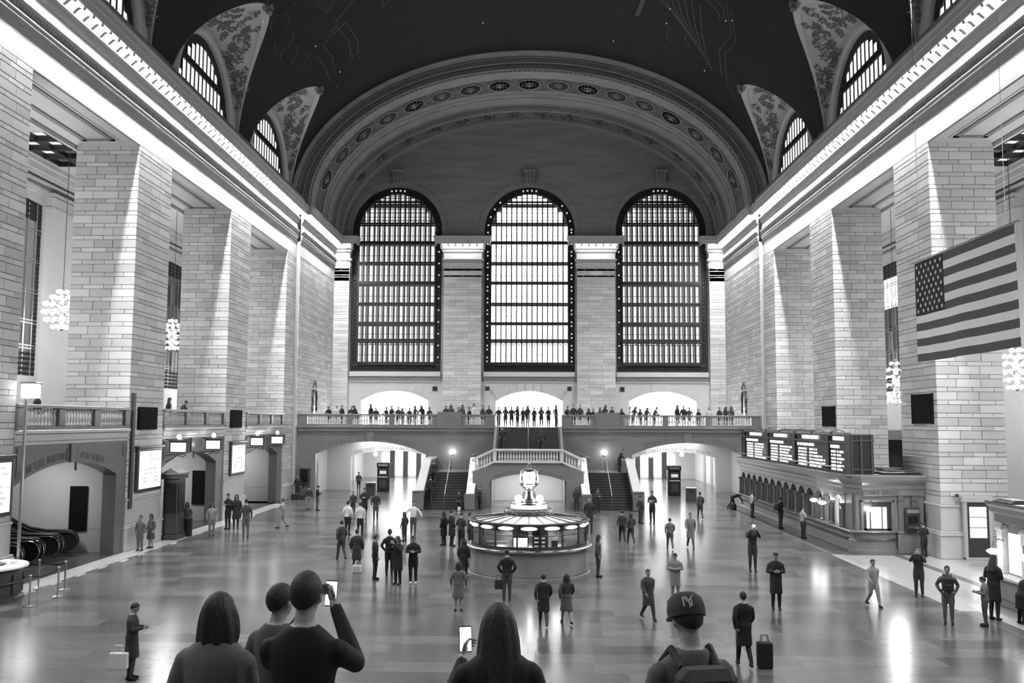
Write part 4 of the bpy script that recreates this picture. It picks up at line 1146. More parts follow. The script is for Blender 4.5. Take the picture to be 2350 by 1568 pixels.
    # upper flight
    for i in range(15):
        y0 = 67.3+i*.3; z1 = 3.05+2.47*(i+1)/15
        L(MB().box(-2.42, 2.42, y0, 71.85, 2.9, z1-.03).bbox(-2.42, 2.42, y0-.03, 71.85, z1-.04, z1, .01)).build('step', M['step'], o)
    for x in (-2.3, 0, 2.3):
        L(MB().tube([(x, 67.2, 3.1), (x, 67.2, 4.0), (x, 71.7, 6.45), (x, 72.0, 6.45), (x, 72.0, 5.5)], .028, 6)).build('handrail', M['steel'], o)
    for sg in (-1, 1):
        xa, xb = sorted((sg*2.42, sg*2.62)); L(MB().prism([(67.2, 2.2), (67.2, 3.2), (71.6, 5.6), (71.6, 2.2)], 'x', xa, xb)).build('parapet', M['marble'], o)
    area_light('undercroft_light', (0, 67.0, 2.75), 4, 3, 330)
staircase()
for sg, nm in ((-1, 'left'), (1, 'right')):
    l = empty('globe_lamp', (sg*5.9, YB, 3.57)); tag(l, 'bright globe lamp on the wall above the %s flight of stairs' % nm, 'lamp')
    MB().lathe([(.16, 0), (.12, .05), (.04, .1), (.03, .3)], 10).xf(Matrix.Rotation(pi/2, 4, 'X')).build('bracket', M['bronze'], l, (0, 0, -.15))
    MB().sphere((0, -.4, 0), .2, 14, 10).build('globe', M['globe'], l, smooth=True)
# small square loudspeakers on the east wall
for i, x in enumerate((-8.6, -3.75, 3.75, 8.6)):
    q = MB().bbox(x-.2, x+.2, YE-.12, YE+.02, 8.75, 9.15, .02).build('wall_speaker', M['black']); tag(q, 'small square black loudspeaker on the wall over the balcony, %s of four from the left' % ('first', 'second', 'third', 'fourth')[i], 'speaker', 'wall loudspeakers')
    if abs(x) < 8: q.location.y = -.42
# ---------------------------------------------------------------- left side, ground level
BAYS = [(32.45, 41.75, 36.75, 4.1), (45.7, 55.15, 49.9, 4.0), (59.15, 68.25, 63.1, 3.95)]
def left_bays():
    for i, (y0, y1, yc, hw) in enumerate(BAYS):
        P = lambda u, z, d: (-18.36-d, u, z)
        mb = MB(); arch_wall(mb, P, y0, y1, 0, 5.14, [dict(uc=yc, hw=hw, zs=3.55, rise=.72, shape='seg')], .6, 24)
        lb = ('marble wall over the escalator arch', 'marble wall over the second arch between the timetable posters', 'marble wall over the third arch nearest the balcony')[i]
        w = mb.build('wall_left_arch', M['marble']); tag(w, lb, 'wall', kind='structure')
        m = MB()
        for z0, z1, p in ((5.0, 5.14, .05), (5.14, 5.42, .10), (5.42, 5.56, .2)): m.bbox(-18.7, -18.36+p, y0+.02, y1-.02, z0, z1, .02)
        m.build('ledge', M['marble_l'], w)
        k = MB()
        for a, b in ((y0+.3, yc-.35), (yc+.35, y1-.3)):
            k.box(-18.4, -18.32, a, b, 4.84, 4.9); k.box(-18.4, -18.33, a, a+.06, 3.9, 4.84); k.box(-18.4, -18.33, b-.06, b, 4.35, 4.84)
        k.box(-18.4, -18.27, yc-.22, yc+.22, 4.25, 5.0)
        k.build('panel_moulding', M['marble'], w)
        R = (hw*hw+.72*.72)/(2*.72); zc = 3.55+.72-R
        def tx(s, h, u0): return text_mesh(s, h, lambda u, v: ((-18.36, yc+(R+.14+v)*sin((u0+u)/R), zc+(R+.14+v)*cos((u0+u)/R)), (1, 0, 0)))
        if i == 0:
            tx('THE METLIFE BUILDING', .26, -2.2).build('lettering', M['letter'], w); tx('45TH STREET', .26, 1.75).build('lettering', M['letter'], w)
        # balustrade above
        b = MB(); b.bbox(-18.55, -18.2, y0, y1, 5.56, 5.7, .015); b.bbox(-18.57, -18.18, y0, y1, 6.37, 6.51, .02)
        g = (y1-y0-.5)/3
        for q in range(4):
            a = y0+q*g; b.bbox(-18.53, -18.22, a, a+.5, 5.7, 6.37, .015)
        o = b.build('trim_11', M['marble']); tag(o, 'marble gallery balustrade above the %s' % ('escalator arch', 'second arch', 'arch nearest the balcony')[i], 'balustrade', kind='structure')
        pts = []
        for q in range(3):
            a = y0+q*g+.5; n = 10
            for j in range(n): pts.append((-18.38, a+(g-.5)*(j+.5)/n))
        balusters(o, pts, 5.71)
        # passage: far side wall, back wall, ceiling
        q = MB().box(-29, -18.9, y1-.15, y1+.3, 0, 4.9).box(-29, -18.9, y0-.3, y0+.1, 0, 4.9).box(-29, -28.6, y0, y1, 0, 4.9).box(-29, -18.9, y0, y1, 4.62, 4.9)
        o = q.build('wall_left_passage', M['plaster']); tag(o, 'pale stone inside the %s' % ('escalator passage', 'passage behind the second arch', 'passage behind the third arch')[i], 'wall', kind='structure')
        area_light('passage_light', (-21.5, (y0+y1)/2+2, 4.55), 1.2, 1.6, 110)
        for dy in (-.6, 1.2):
            s = empty('spotlight', (-20.3, yc+dy+1.2, 4.62)); tag(s, '%s ceiling spotlight in the %s' % ('nearer' if dy < 0 else 'farther', ('escalator passage', 'second arch', 'third arch')[i]), 'spotlight')
            MB().tube([(0, 0, 0), (0, 0, -.18)], .02, 6).build('stem', M['black'], s); MB().lathe([(.13, -.36), (.11, -.22), (.03, -.18)], 10).build('shade', M['black'], s); MB().lathe([(0, -.34), (.1, -.34)], 10).build('lens', M['bulb'], s)
        if i < 2:
            s = MB().bbox(-20.75 if i == 0 else -20.1, -19.95 if i == 0 else -19.35, y1-.24, y1-.14, .95, 2.95, .02).build('wall_screen', M['screen']); tag(s, 'tall dark screen on the wall %s' % ('beside the escalators', 'inside the second arch')[i], 'screen')
left_bays()

def escalator(y, label):
    e = empty('escalator', (-20.6, y, 0)); tag(e, label, 'escalator', 'escalators')
    # path of the handrail: newel at the hall end, rising away from the hall
    def path(h):
        p = []
        for t in range(9):
            a = -pi/2+pi*t/8; p.append((.05+.42*cos(a), h-.42+.42*sin(a)))
        return p
    for s in (-.62, .62):
        pr = path(.98)+[(-1.0, .98), (-1.7, 1.1), (-2.4, 1.4), (-7.5, 4.35)]+[(-7.5, 3.35), (-2.5, .45), (-1.6, .12), (-1.0, .12)]
        MB().prism(pr, 'y', s-.05, s+.05).build('balustrade', M['black'], e)
        hp = [(x, s, z) for x, z in path(1.0)]+[(-1.0, s, 1.0), (-1.7, s, 1.12), (-2.4, s, 1.42), (-7.5, s, 4.37)]
        MB().tube(hp, .06, 8).build('handrail', M['rubber'], e, smooth=True)
        hp = [(x, s-.07, z-.06) for x, z in path(1.0)]+[(-1.0, s-.07, .9), (-1.7, s-.07, 1.02), (-2.4, s-.07, 1.32), (-7.5, s-.07, 4.27)]
        MB().tube(hp, .025, 6).build('trim_strip', M['steel'], e)
    MB().box(-1.1, 1.0, -.6, .6, .0, .02).build('comb_plate', M['steel'], e)
    for k in range(16):
        x = -1.2-k*.38; z = max(.02, (k-1)*.2+.02)
        MB().box(x-.38, x, -.55, .55, z-.2, z).build('step', M['dgrey'], e)
    MB().prism([(-1.0, 0), (-1.6, 0), (-7.5, 3.2), (-7.5, 0)], 'y', -.6, .6).build('truss', M['dgrey'], e)
escalator(40.6, 'black escalator at the far side of the arch, nearest the dark screen'); escalator(39.0, 'black escalator in the middle of the arch'); escalator(37.4, 'black escalator nearest the round desk')

# ---------------------------------------------------------------- lit posters, pier loudspeakers, hanging signs
def poster(sg, y0, y1, z0, z1, label):
    x = sg*(HW-.0); o = empty('poster_case', (x, (y0+y1)/2, (z0+z1)/2)); tag(o, label, 'poster')
    w, h = (y1-y0)/2, (z1-z0)/2; s = -sg
    MB().bbox(0, s*.16, -w, w, -h, h, .02).build('case', M['bronze'], o); MB().bbox(0, s*.24, -w-.1, w+.1, h, h+.12, .02).build('hood', M['bronze'], o)
    p = MB().box(s*.16, s*.175, -w+.14, w-.14, -h+.14, h-.14).build('poster', M['poster'], o)
    rg = random.Random(3); t = MB(); W_, H_ = w-.2, h-.2
    for r in range(7):
        zz = H_*.8-r*H_*.26
        for k in range(rg.randint(2, 5)):
            a = rg.uniform(-W_, W_*.6); t.box(s*.175, s*.178, a, a+rg.uniform(.1, .45), zz, zz+rg.uniform(.02, .07))
    for k in (-1, 1): t.box(s*.175, s*.178, k*W_*.5-.14, k*W_*.5+.14, -H_*.75, -H_*.6)
    t.box(s*.175, s*.178, -W_, W_, -.01, .01); t.box(s*.175, s*.178, -.008, .008, -H_, H_)
    t.build('print', M['poster_ink'], p)
poster(-1, 42.6, 45.4, 2.58, 4.62, 'large backlit timetable poster on the pier nearest the escalators'); poster(-1, 56.05, 58.85, 2.58, 4.55, 'smaller looking backlit timetable poster on the farther left pier'); poster(-1, 29.6, 32.2, 2.6, 4.6, 'backlit poster cut by the picture edge above the round desk')
def pier_speaker(sg, y0, y1, z0, z1, label):
    o = empty('pier_speaker', (sg*HW, (y0+y1)/2, (z0+z1)/2)); tag(o, label, 'speaker', 'loudspeaker panels on the piers'); w, h = (y1-y0)/2, (z1-z0)/2; s = -sg
    MB().bbox(0, s*.1, -w, w, -h, h, .02).build('frame', M['spk'], o); MB().box(s*.1, s*.11, -w+.1, w-.1, -h+.1, h-.1).build('mesh_front', M['spk'], o)
pier_speaker(-1, 42.66, 44.8, 5.5, 6.57, 'square black loudspeaker panel above the larger lit poster'); pier_speaker(-1, 56.0, 58.15, 5.5, 6.6, 'square black loudspeaker panel above the smaller lit poster')
pier_speaker(1, 41.75, 43.9, 5.95, 7.3, 'square black loudspeaker panel on the pier behind the flag'); pier_speaker(1, 55.0, 57.2, 5.75, 6.95, 'square black loudspeaker panel over the middle of the departure board')
MB_ = MB().bbox(-18.29, -18.17, 41.95, 42.2, 1.9, 7.2, .02).build('cable_duct', M['dgrey']); tag(MB_, 'tall grey duct on the pier beside the larger lit poster', 'duct')
def track_sign(y, label):
    o = empty('track_sign', (-18.3, y, 4.6)); tag(o, label, 'sign', 'hanging lantern signs on the left wall')
    MB().bbox(.22, 1.16, -.16, .16, -.3, .3, .03).build('box', M['bronze'], o)
    MB().box(.3, 1.08, -.175, -.16, -.24, .22).build('panel', M['poster'], o); MB().bbox(.38, .98, -.19, -.175, -.08, .1, .005).build('lit_text', M['glow'], o)
    MB().bbox(.16, 1.2, -.2, .2, .3, .36, .02).build('hood', M['bronze'], o)
    MB().tube([(0, 0, .38), (1.2, 0, .38)], .03, 6).tube([(.05, 0, -.75), (.3, 0, -.62), (.6, 0, -.42), (.9, 0, -.5), (1.05, 0, -.36)], .025, 6).tube([(0, 0, -.42), (1.0, 0, -.34)], .025, 6).build('bracket', M['bronze'], o)
    MB().sphere((.66, 0, .52), .12, 10, 8).build('globe', M['globe'], o, smooth=True)
for y, l in ((46.2, 'lantern sign nearest the larger lit poster'), (51.3, 'lantern sign between the two lit posters, over the second arch'), (59.6, 'lantern sign just beyond the smaller lit poster'), (64.4, 'lantern sign farthest along the left wall')): track_sign(y, l)
# ticket kiosk pillar beside the pier
k = empty('kiosk_pillar', (-17.9, 46.5, 0)); tag(k, 'tall dark metal kiosk pillar with black screen at the second arch', 'kiosk')
MB().bbox(-.42, .42, -.6, .6, 0, .25, .02).bbox(-.36, .36, -.52, .52, .25, 3.0, .03).bbox(-.46, .46, -.64, .64, 3.0, 3.2, .03).build('body', M['bronze'], k)
MB().bbox(-.5, .5, -.7, .7, 3.2, 3.32, .02).prism([(-.4, 3.32), (.4, 3.32), (0, 3.55)], 'y', -.6, .6).build('cap', M['marble_d'], k)
MB().box(.37, .39, -.42, .42, 1.3, 2.8).build('screen', M['screen'], k); MB().box(-.3, .3, -.54, -.525, 1.3, 2.8).build('screen', M['screen'], k)
# lamp post on the nearest pier plinth
p = empty('lamp_post', (-17.95, 32.45, 0)); tag(p, 'slender pale pole with a glowing box lamp at the picture edge', 'lamp')
MB().tube([(0, 0, 0), (0, 0, 7.26)], .06, 8).build('pole', M['steel'], p); MB().bbox(-.1, .42, -.2, .2, 6.71, 7.21, .03).build('box', M['glow'], p); MB().bbox(-.14, .46, -.24, .24, 7.21, 7.29, .02).build('cap', M['steel'], p)

# ---------------------------------------------------------------- chandeliers, desk, stanchions
def chandelier(x, y, z, s, label, top=20.2):
    o = empty('chandelier', (x, y, z)); tag(o, label, 'chandelier', 'globe chandeliers of bare bulbs')
    MB().tube([(0, 0, 1.15*s), (0, 0, top-z)], .018, 6).build('chain', M['bronze'], o)
    b = MB().lathe([(0, -1.1*s), (.12*s, -1.0*s), (.1*s, -.6*s), (.2*s, -.1*s), (.12*s, .5*s), (.05*s, 1.15*s)], 10)
    rows = [(-.85, .42, 8), (-.5, .72, 12), (-.1, .85, 14), (.3, .78, 13), (.65, .52, 10), (.95, .22, 5)]
    for zz, r, n in rows: b.tube([(r*s*cos(2*pi*i/16), r*s*sin(2*pi*i/16), zz*s) for i in range(16)], .03*s, 5, closed=True)
    b.build('frame', M['brass'], o)
    for zz, r, n in rows:
        for i in range(n):
            a = 2*pi*i/n+zz; link('bulb', CHB, None, o, (r*s*1.05*cos(a), r*s*1.05*sin(a), zz*s-.04))
    point_light('chandelier_light', (x, y, z), 1900, .95)
CHB = MB().sphere((0, 0, 0), .1, 8, 6).mesh('bulb', M['bulb'])
chandelier(-23.6, 45.6, 11.5, 1.0, 'sparkling globe chandelier in the left aisle nearest the viewer'); chandelier(-23.6, 60.0, 11.6, 1.0, 'sparkling globe chandelier in the left aisle, second from the viewer')
chandelier(23.6, 59.2, 8.55, 1.35, 'sparkling globe chandelier between the two right piers'); chandelier(23.6, 44.6, 8.6, 1.0, 'sparkling globe chandelier below the corner of the flag')
for sg in (-1, 1): point_light('chandelier_light', (sg*23.6, 31.5, 9.5), 2000, .95); point_light('chandelier_light', (sg*23.6, 73, 9.5), 1200, .95)
d = empty('round_desk', (-18.12, 30.55, 0)); tag(d, 'dark wood half-round desk with a white counter top', 'desk')
MB().lathe([(1.3, 0), (1.3, .12), (1.22, .16), (1.22, .95), (1.3, 1.05)], 24, (0, 0, 0), -pi/2, pi/2).build('front', M['wood'], d)
MB().lathe([(.75, 1.12), (.75, 1.06), (1.4, 1.05), (1.42, 1.08), (1.4, 1.13), (.75, 1.13)], 24, (0, 0, 0), -pi/2, pi/2).build('counter_top', M['white'], d)
MB().lathe([(1.31, .56), (1.33, .6), (1.31, .64)], 24, (0, 0, 0), -pi/2, pi/2).build('band', M['black'], d)
for a in (-1.1, -.55, 0, .55, 1.1): MB().box(1.2, 1.25, -.25, .25, .25, .85).xf(Matrix.Rotation(a, 4, 'Z')).build('panel', M['dgrey'], d)
b = MB().bbox(-.25, .25, -.16, .16, 0, .02, .005).bbox(-.2, -.05, -.1, .1, .02, .1, .01).build('papers', M['paper'], None, (-17.1, 30.9, 1.13)); tag(b, 'white papers lying on the round desk', 'papers')
SP = [(-15.9, 29.53), (-15.85, 31.21), (-16.26, 32.48), (-17.35, 32.77)]
sl = ['chrome queue post nearest the viewer', 'chrome queue post, second from the viewer', 'chrome queue post at the far corner of the belts', 'chrome queue post closest to the escalators']
for (x, y), l in zip(SP, sl):
    o = empty('queue_post', (x, y, 0)); tag(o, l, 'stanchion', 'queue posts beside the round desk')
    MB().lathe([(0, 0), (.18, 0), (.18, .02), (.05, .05), (.03, .06)], 16).build('base', M['steel'], o); MB().tube([(0, 0, .05), (0, 0, .95)], .03, 10).build('post', M['steel'], o); MB().lathe([(.04, .95), (.05, .97), (.04, 1.0), (0, 1.01)], 10).build('head', M['steel'], o)
for (a, b), l in zip(((0, 1), (1, 2), (2, 3)), ('belt on the nearest side', 'belt on the far side', 'belt towards the escalators')):
    A, B = SP[a], SP[b]; m = MB(); n = 6
    dx, dy = B[0]-A[0], B[1]-A[1]; ln = sqrt(dx*dx+dy*dy); ox, oy = dx/ln*.04, dy/ln*.04
    pts = [(A[0]+ox+(dx-2*ox)*i/n, A[1]+oy+(dy-2*oy)*i/n, .92-.08*sin(pi*i/n)) for i in range(n+1)]
    for i in range(n): m.add([(pts[i][0], pts[i][1], pts[i][2]-.025), (pts[i+1][0], pts[i+1][1], pts[i+1][2]-.025), (pts[i+1][0], pts[i+1][1], pts[i+1][2]+.025), (pts[i][0], pts[i][1], pts[i][2]+.025)], [(0, 1, 2, 3)])
    tag(m.build('queue_belt', M['black']), 'black queue '+l+' of the roped corner', 'belt', 'queue belts')
# ---------------------------------------------------------------- ticket office on the right
def dome_lamp(parent, x, y, z, on_x=-1):
    """hanging lamp with a glowing bowl, as a thing of its own"""
    o = empty('bowl_lamp', (x, y, z)); MB().tube([(0, 0, .08), (0, 0, .34), (-on_x*.2, 0, .40), (-on_x*.36, 0, .34)], .018, 6).build('arm', M['bronze'], o)
    MB().lathe([(0, -.1), (.1, -.08), (.2, -.01), (.21, .03), (.12, .08), (.03, .1)], 14).build('bowl', M['globe'], o, smooth=True); return o
def ticket_office():
    XF, Y0, Y1, ZT = 15.0, 42.9, 65.6, 3.55
    o = empty('ticket_office', (17, 54, 0)); tag(o, 'long marble ticket office with an arcade of dark counter windows', 'ticket office')
    L = lambda mb: mb.xf(Matrix.Translation((-17, -54, 0)))
    # base with ledges
    b = MB().box(XF+.1, 18.1, Y0+.1, Y1, 0, .95); b.bbox(XF, XF+.2, Y0, Y1, 0, .18, .02)
    L(b).build('base', M['marble_t'], o)
    c = MB().bbox(XF-.28, XF+.5, Y0-.2, Y1, .95, 1.04, .02); L(c).build('counter', M['marble'], o)
    r = MB().tube([(XF-.12, Y0+.6, .62), (XF-.12, Y1-.2, .62)], .035, 8)
    for i in range(12): r.tube([(XF-.12, Y0+1+i*1.9, .62), (XF+.1, Y0+1+i*1.9, .58)], .02, 6)
    L(r).build('rail', M['bronze'], o)
    # arcade
    n = 14; pitch = (Y1-.3-44.3)/n
    P = lambda u, z, d: (XF+.02+d, u, z)
    mb = MB(); arch_wall(mb, P, 44.2, Y1, 1.04, 2.62, [dict(uc=44.35+pitch*(i+.5), hw=.56, zs=2.02, rise=.5) for i in range(n)], .28, 10)
    L(mb).build('arcade_wall', M['marble_t'], o)
    for i in range(n+1):
        y = 44.35+pitch*i
        col = MB().lathe([(.15, 0), (.15, .08), (.1, .12), (.09, .8), (.085, .95), (.14, 1.0), (.15, 1.12), (0, 1.12)], 10, (XF-.04, y, 1.04))
        L(col).build('column', M['marble'], o)
    for i in range(n):
        y = 44.35+pitch*(i+.5)
        lit = i < 2
        L(MB().box(XF+.24, XF+.26, y-.52, y+.52, 1.04, 2.47)).build('counter_window', M['glow'] if i == 0 else M['poster'] if lit else M['screen'], o)
        if lit: L(MB().box(XF+.16, XF+.2, y-.28, y+.2, 1.04, 1.8).box(XF+.14, XF+.2, y-.5, y-.42, 1.04, 2.1).box(XF+.14, XF+.2, y+.25, y+.3, 1.04, 2.3)).build('window_frame', M['bronze'], o)
        elif i % 3 == 0: L(MB().box(XF+.2, XF+.23, y-.3, y+.3, 1.1, 1.8)).build('blind', M['dgrey'], o)
    # cornice along the front and round the end
    prof = [(0, 2.6), (.08, 2.64), (.08, 2.9), (.14, 2.95), (.14, 3.1), (.26, 3.22), (.34, 3.34), (.36, 3.52), (.30, 3.55)]
    vs = []; m = len(prof)
    for p, z in prof: vs += [(XF-p, Y1, z), (XF-p, Y0+1.2-p*.4, z), (XF+.45-p*.6, Y0-p, z), (17.1, Y0-p, z), (18.2, Y0-p, z)]
    fs = [(i*5+k, i*5+k+1, (i+1)*5+k+1, (i+1)*5+k) for i in range(m-1) for k in range(4)]
    mb = MB().add(vs, fs); mb.box(XF-.25, 18.2, Y0+.2, Y1, 3.5, 3.56); L(mb).build('cornice', M['marble_t'], o)
    # end pavilion with the service window
    e = MB().box(XF+.12, 15.32, Y0+.05, Y0+1.6, .95, 2.65).box(16.82, 18.2, Y0+.05, Y0+1.6, .95, 2.65).box(15.32, 16.82, Y0+.05, Y0+.5, 2.42, 2.65).box(XF+.05, XF+.4, Y0+.4, Y0+1.4, .95, 2.65)
    L(e).build('end_wall', M['marble_t'], o)
    bow = MB().lathe([(1.25, 0), (1.25, .15), (1.18, .18), (1.18, .52), (1.2, .56), (1.18, .6), (1.18, .95)], 20, (16.05, Y0+.75, 0), pi+.25, 2*pi-.25, 1, .85); L(bow).build('bow_front', M['marble_t'], o)
    L(MB().lathe([(0, .94), (1.3, .94), (1.34, .98), (1.3, 1.03), (0, 1.03)], 20, (16.05, Y0+.75, 0), pi+.1, 2*pi-.1, 1, .85)).build('bow_counter', M['marble'], o)
    L(MB().tube([(16.05+1.28*cos(a), Y0+.75+1.1*sin(a), .66) for a in [pi+.6+i*(pi-1.2)/10 for i in range(11)]], .035, 8)).build('bow_rail', M['bronze'], o)
    fr = MB()
    for a0, a1, z0, z1 in ((15.3, 15.42, 1.03, 2.42), (16.72, 16.84, 1.03, 2.42), (15.3, 16.84, 2.34, 2.46)): fr.bbox(a0, a1, Y0-.05, Y0+.2, z0, z1, .01)
    L(fr).build('window_surround', M['marble'], o)
    f2 = MB().box(15.42, 15.6, Y0+.1, Y0+.16, 1.03, 2.34).box(16.54, 16.72, Y0+.1, Y0+.16, 1.03, 2.34).box(15.6, 16.54, Y0+.1, Y0+.16, 2.1, 2.34).box(15.42, 16.72, Y0+.1, Y0+.16, 1.03, 1.12).box(15.75, 15.8, Y0+.1, Y0+.16, 1.1, 2.1).box(16.3, 16.34, Y0+.1, Y0+.16, 1.1, 2.1)
    L(f2).build('window_grille', M['bronze'], o)
    L(MB().box(15.42, 16.72, Y0+.3, Y0+.32, 1.03, 2.34)).build('lit_window', M['screen_on'], o)
    L(text_mesh('CUSTOMER SERVICE', .16, lambda u, v: ((16.07+u, Y0-.085, 2.68+v), (0, -1, 0)))).build('lettering', M['letter'], o)
    for x in (17.15, 17.75):
        L(MB().bbox(x-.12, x+.12, Y0-.06, Y0+.2, .95, 2.62, .02).bbox(x-.16, x+.16, Y0-.1, Y0+.2, 2.4, 2.5, .02)).build('pilaster', M['marble'], o)
    L(MB().bbox(16.95, 18.2, Y0-.05, Y0+.2, 0, .95, .02).bbox(16.95, 18.2, Y0-.1, Y0+.2, .92, 1.0, .02)).build('end_base', M['marble_t'], o)
    # clutter on the roof
    rg = random.Random(9)
    for i in range(10):
        x, y = rg.uniform(17.0, 17.6), rg.uniform(43.8, 46); a = rg.uniform(-.6, .6)
        L(MB().tube([(x-.5*cos(a), y-.5*sin(a), 3.69+.012*i), (x+.5*cos(a), y+.5*sin(a), 3.69+.012*i)], .03, 5)).build('roof_pipe', M['dgrey'], o)
    L(MB().box(16.5, 18.2, 43.2, 50, 3.56, 3.66)).build('roof_cover', M['black'], o)
ticket_office()
LL = [(14.62, 46.3, 2.0, 'glowing bowl lamp on the ticket office front, nearer the corner'), (14.62, 47.6, 2.02, 'glowing bowl lamp on the ticket office front, farther from the corner')]
for x, y, z, l in LL: tag(dome_lamp(None, x, y, z), l, 'lamp', 'bowl lamps on the ticket counters')
l = dome_lamp(None, 15.75, 42.62, 2.0); l.rotation_euler = (0, 0, pi/2); tag(l, 'glowing bowl lamp in the customer service window', 'lamp', 'bowl lamps on the ticket counters')
a = empty('cash_machine', (18.42, 42.1, 0)); tag(a, 'dark cash machine against the end of the ticket office', 'cash machine')
a.location = (17.6, 42.72, 0)
MB().bbox(-.34, .34, -.02, .1, .95, 2.1, .02).build('case', M['bronze'], a); MB().bbox(-.28, .28, -.08, -.02, 1.85, 2.02, .01).build('header', M['grey'], a); MB().box(-.2, .2, -.04, -.02, 1.4, 1.72).build('screen', M['screen'], a); MB().bbox(-.22, .22, -.12, -.02, 1.15, 1.25, .01).build('keypad', M['steel'], a)

def departure_board():
    XB, Y0, Y1, Z0, Z1 = 15.0, 43.6, 64.9, 3.56, 5.42
    o = empty('departure_board', (15.6, 54, 3.56)); tag(o, 'long black departure board with rows of glowing text on the ticket office', 'departure board')
    L = lambda mb: mb.xf(Matrix.Translation((-15.6, -54, -3.56)))
    L(MB().bbox(XB+.06, XB+1.25, Y0, Y1, Z0+.0, Z1, .03)).build('case', M['black'], o)
    fr = MB()
    ys = [Y0, 46.35, 52.1, 57.9, 64.1]
    for y in ys+[Y1-.15]: fr.bbox(XB-.06, XB+.1, y-.16, y+.16, Z0, Z1+.02, .02)
    for z in (Z0+.06, 5.02, Z1-.06): fr.bbox(XB-.05, XB+.1, Y0, Y1, z-.05, z+.05, .01)
    L(fr).build('frame', M['dgrey'], o)
    e = MB()
    for x in (XB+.2, XB+.65, XB+1.15): e.bbox(x-.06, x+.06, Y0-.06, Y0+.02, Z0, Z1, .01)
    for z in (Z0+.2, Z1-.3): e.bbox(XB+.1, XB+1.25, Y0-.05, Y0+.02, z-.04, z+.04, .01)
    L(e).build('end_ribs', M['dgrey'], o)
    rl = MB().tube([(XB-.3, Y0, Z0+.3), (XB-.3, Y1, Z0+.3)], .035, 8)
    for i in range(9): rl.tube([(XB-.3, Y0+.6+i*2.5, Z0+.3), (XB+.05, Y0+.6+i*2.5, Z0+.3)], .025, 6)
    L(rl).build('catwalk_rail', M['steel'], o)
    rg = random.Random(12)
    for k in range(4):
        a, b = ys[k]+.25, ys[k+1]-.25; w = b-a
        # screen runs right-to-left seen from the hall: far end is the left of the panel
        p = L(MB().box(XB+.02, XB+.05, a, b, Z0+.12, 4.95)).build('screen', M['screen'], o)
        def put(mat_, rows, head=False):
            m = MB()
            for (f0, f1, z0, z1) in rows:
                y = b-f0*w
                while y > b-f1*w+.02:
                    cw = min(.17, y-(b-f1*w)); m.box(XB+.0, XB+.02, y-cw*.8, y, z0, z1); y -= .2 if rg.random() < .86 else .34
            L(m).build('lit_text', mat_, o)
        put(M['led2'], [(.22, .75 if k else .9, 5.12, 5.3)])
        put(M['led2'], [(.05, .6, 4.74, 4.88)])
        rows = []
        for r in range(6):
            z = 4.52-r*.17 if k < 9 else 0
            rows += [(.08, .36, z, z+.095), (.46, rg.uniform(.7, .95), z, z+.095)]
        put(M['led'], rows)
    cam = MB()
    for i in range(7):
        y = Y0+1.2+i*3.1; cam.tube([(XB+.3, y, Z1), (XB+.3, y, Z1+.12), (XB+.1, y+.2, Z1+.2), (XB-.2, y+.3, Z1+.12)], .02, 5); cam.sphere((XB-.22, y+.32, Z1+.06), .08, 8, 6)
    cam.tube([(XB+.3, Y0+.4, Z1+.05), (XB+.3, Y1-.4, Z1+.05)], .025, 5); L(cam).build('cameras', M['dgrey'], o)
    return o
departure_board()
# second counter and board at the picture edge
def near_booth():
    o = empty('ticket_counter', (17, 27, 0)); tag(o, 'marble ticket counter cut by the picture edge, with its own lamps', 'ticket counter')
    L = lambda mb: mb.xf(Matrix.Translation((-17, -27, 0)))
    L(MB().box(15.6, 18.1, 20, 31.2, 0, .95).bbox(15.5, 15.7, 20, 31.3, 0, .2, .02)).build('base', M['marble'], o)
    L(MB().bbox(15.25, 16.2, 20, 31.4, .95, 1.05, .02)).build('counter', M['marble_l'], o)
    L(MB().box(15.75, 18.1, 20, 31.1, 1.05, 2.7)).build('wall', M['marble'], o)
    for i in range(6):
        y = 31.0-i*1.5; L(MB().bbox(15.55, 15.8, y-.22, y+.12, 1.05, 2.62, .02).bbox(15.5, 15.8, y-.26, y+.16, 2.45, 2.55, .02)).build('pilaster', M['marble_l'], o)
        if i < 5: L(MB().box(15.72, 15.76, y-1.25, y-.3, 1.1, 2.4)).build('counter_window', M['poster'] if i % 2 == 0 else M['screen'], o)
    pr = [(15.7, 2.66), (15.6, 2.72), (15.6, 2.95), (15.45, 3.05), (15.4, 3.2), (15.3, 3.3), (15.3, 3.4), (18.1, 3.4), (18.1, 2.66)]
    L(MB().prism(pr, 'y', 20, 31.3)).build('cornice', M['marble'], o)
    b = empty('departure_board', (16.3, 25, 3.4)); tag(b, 'black board case cut by the picture edge above the near counter', 'departure board')
    MB().bbox(-.6, .6, -5, 4.2, 0, 1.9, .03).build('case', M['black'], b)
    fr = MB()
    for y in (-4, -1, 2, 4.2): fr.bbox(-.68, -.58, y-.12, y+.12, 0, 1.95, .02)
    for z in (.05, .5, 1.6): fr.bbox(-.66, -.6, -5, 4.2, z-.04, z+.04, .01)
    fr.build('frame', M['dgrey'], b)
    c = MB()
    for i in range(3): c.bbox(-.7+.1*i, .0, 4.4+.1*i, 5.6, .01+.03*i, .04+.03*i, .005)
    q = c.build('paper_stack', M['dgrey'], None, (16.0, 25.2, 3.4)); tag(q, 'flat dark boards lying on the near counter roof', 'boards')
near_booth()
for x, y, z, l in ((15.25, 30.75, 1.78, 'glowing bowl lamp at the far end of the near counter'), (15.25, 28.9, 1.85, 'glowing bowl lamp cut by the picture edge over the near counter')): tag(dome_lamp(None, x, y, z), l, 'lamp', 'bowl lamps on the ticket counters')
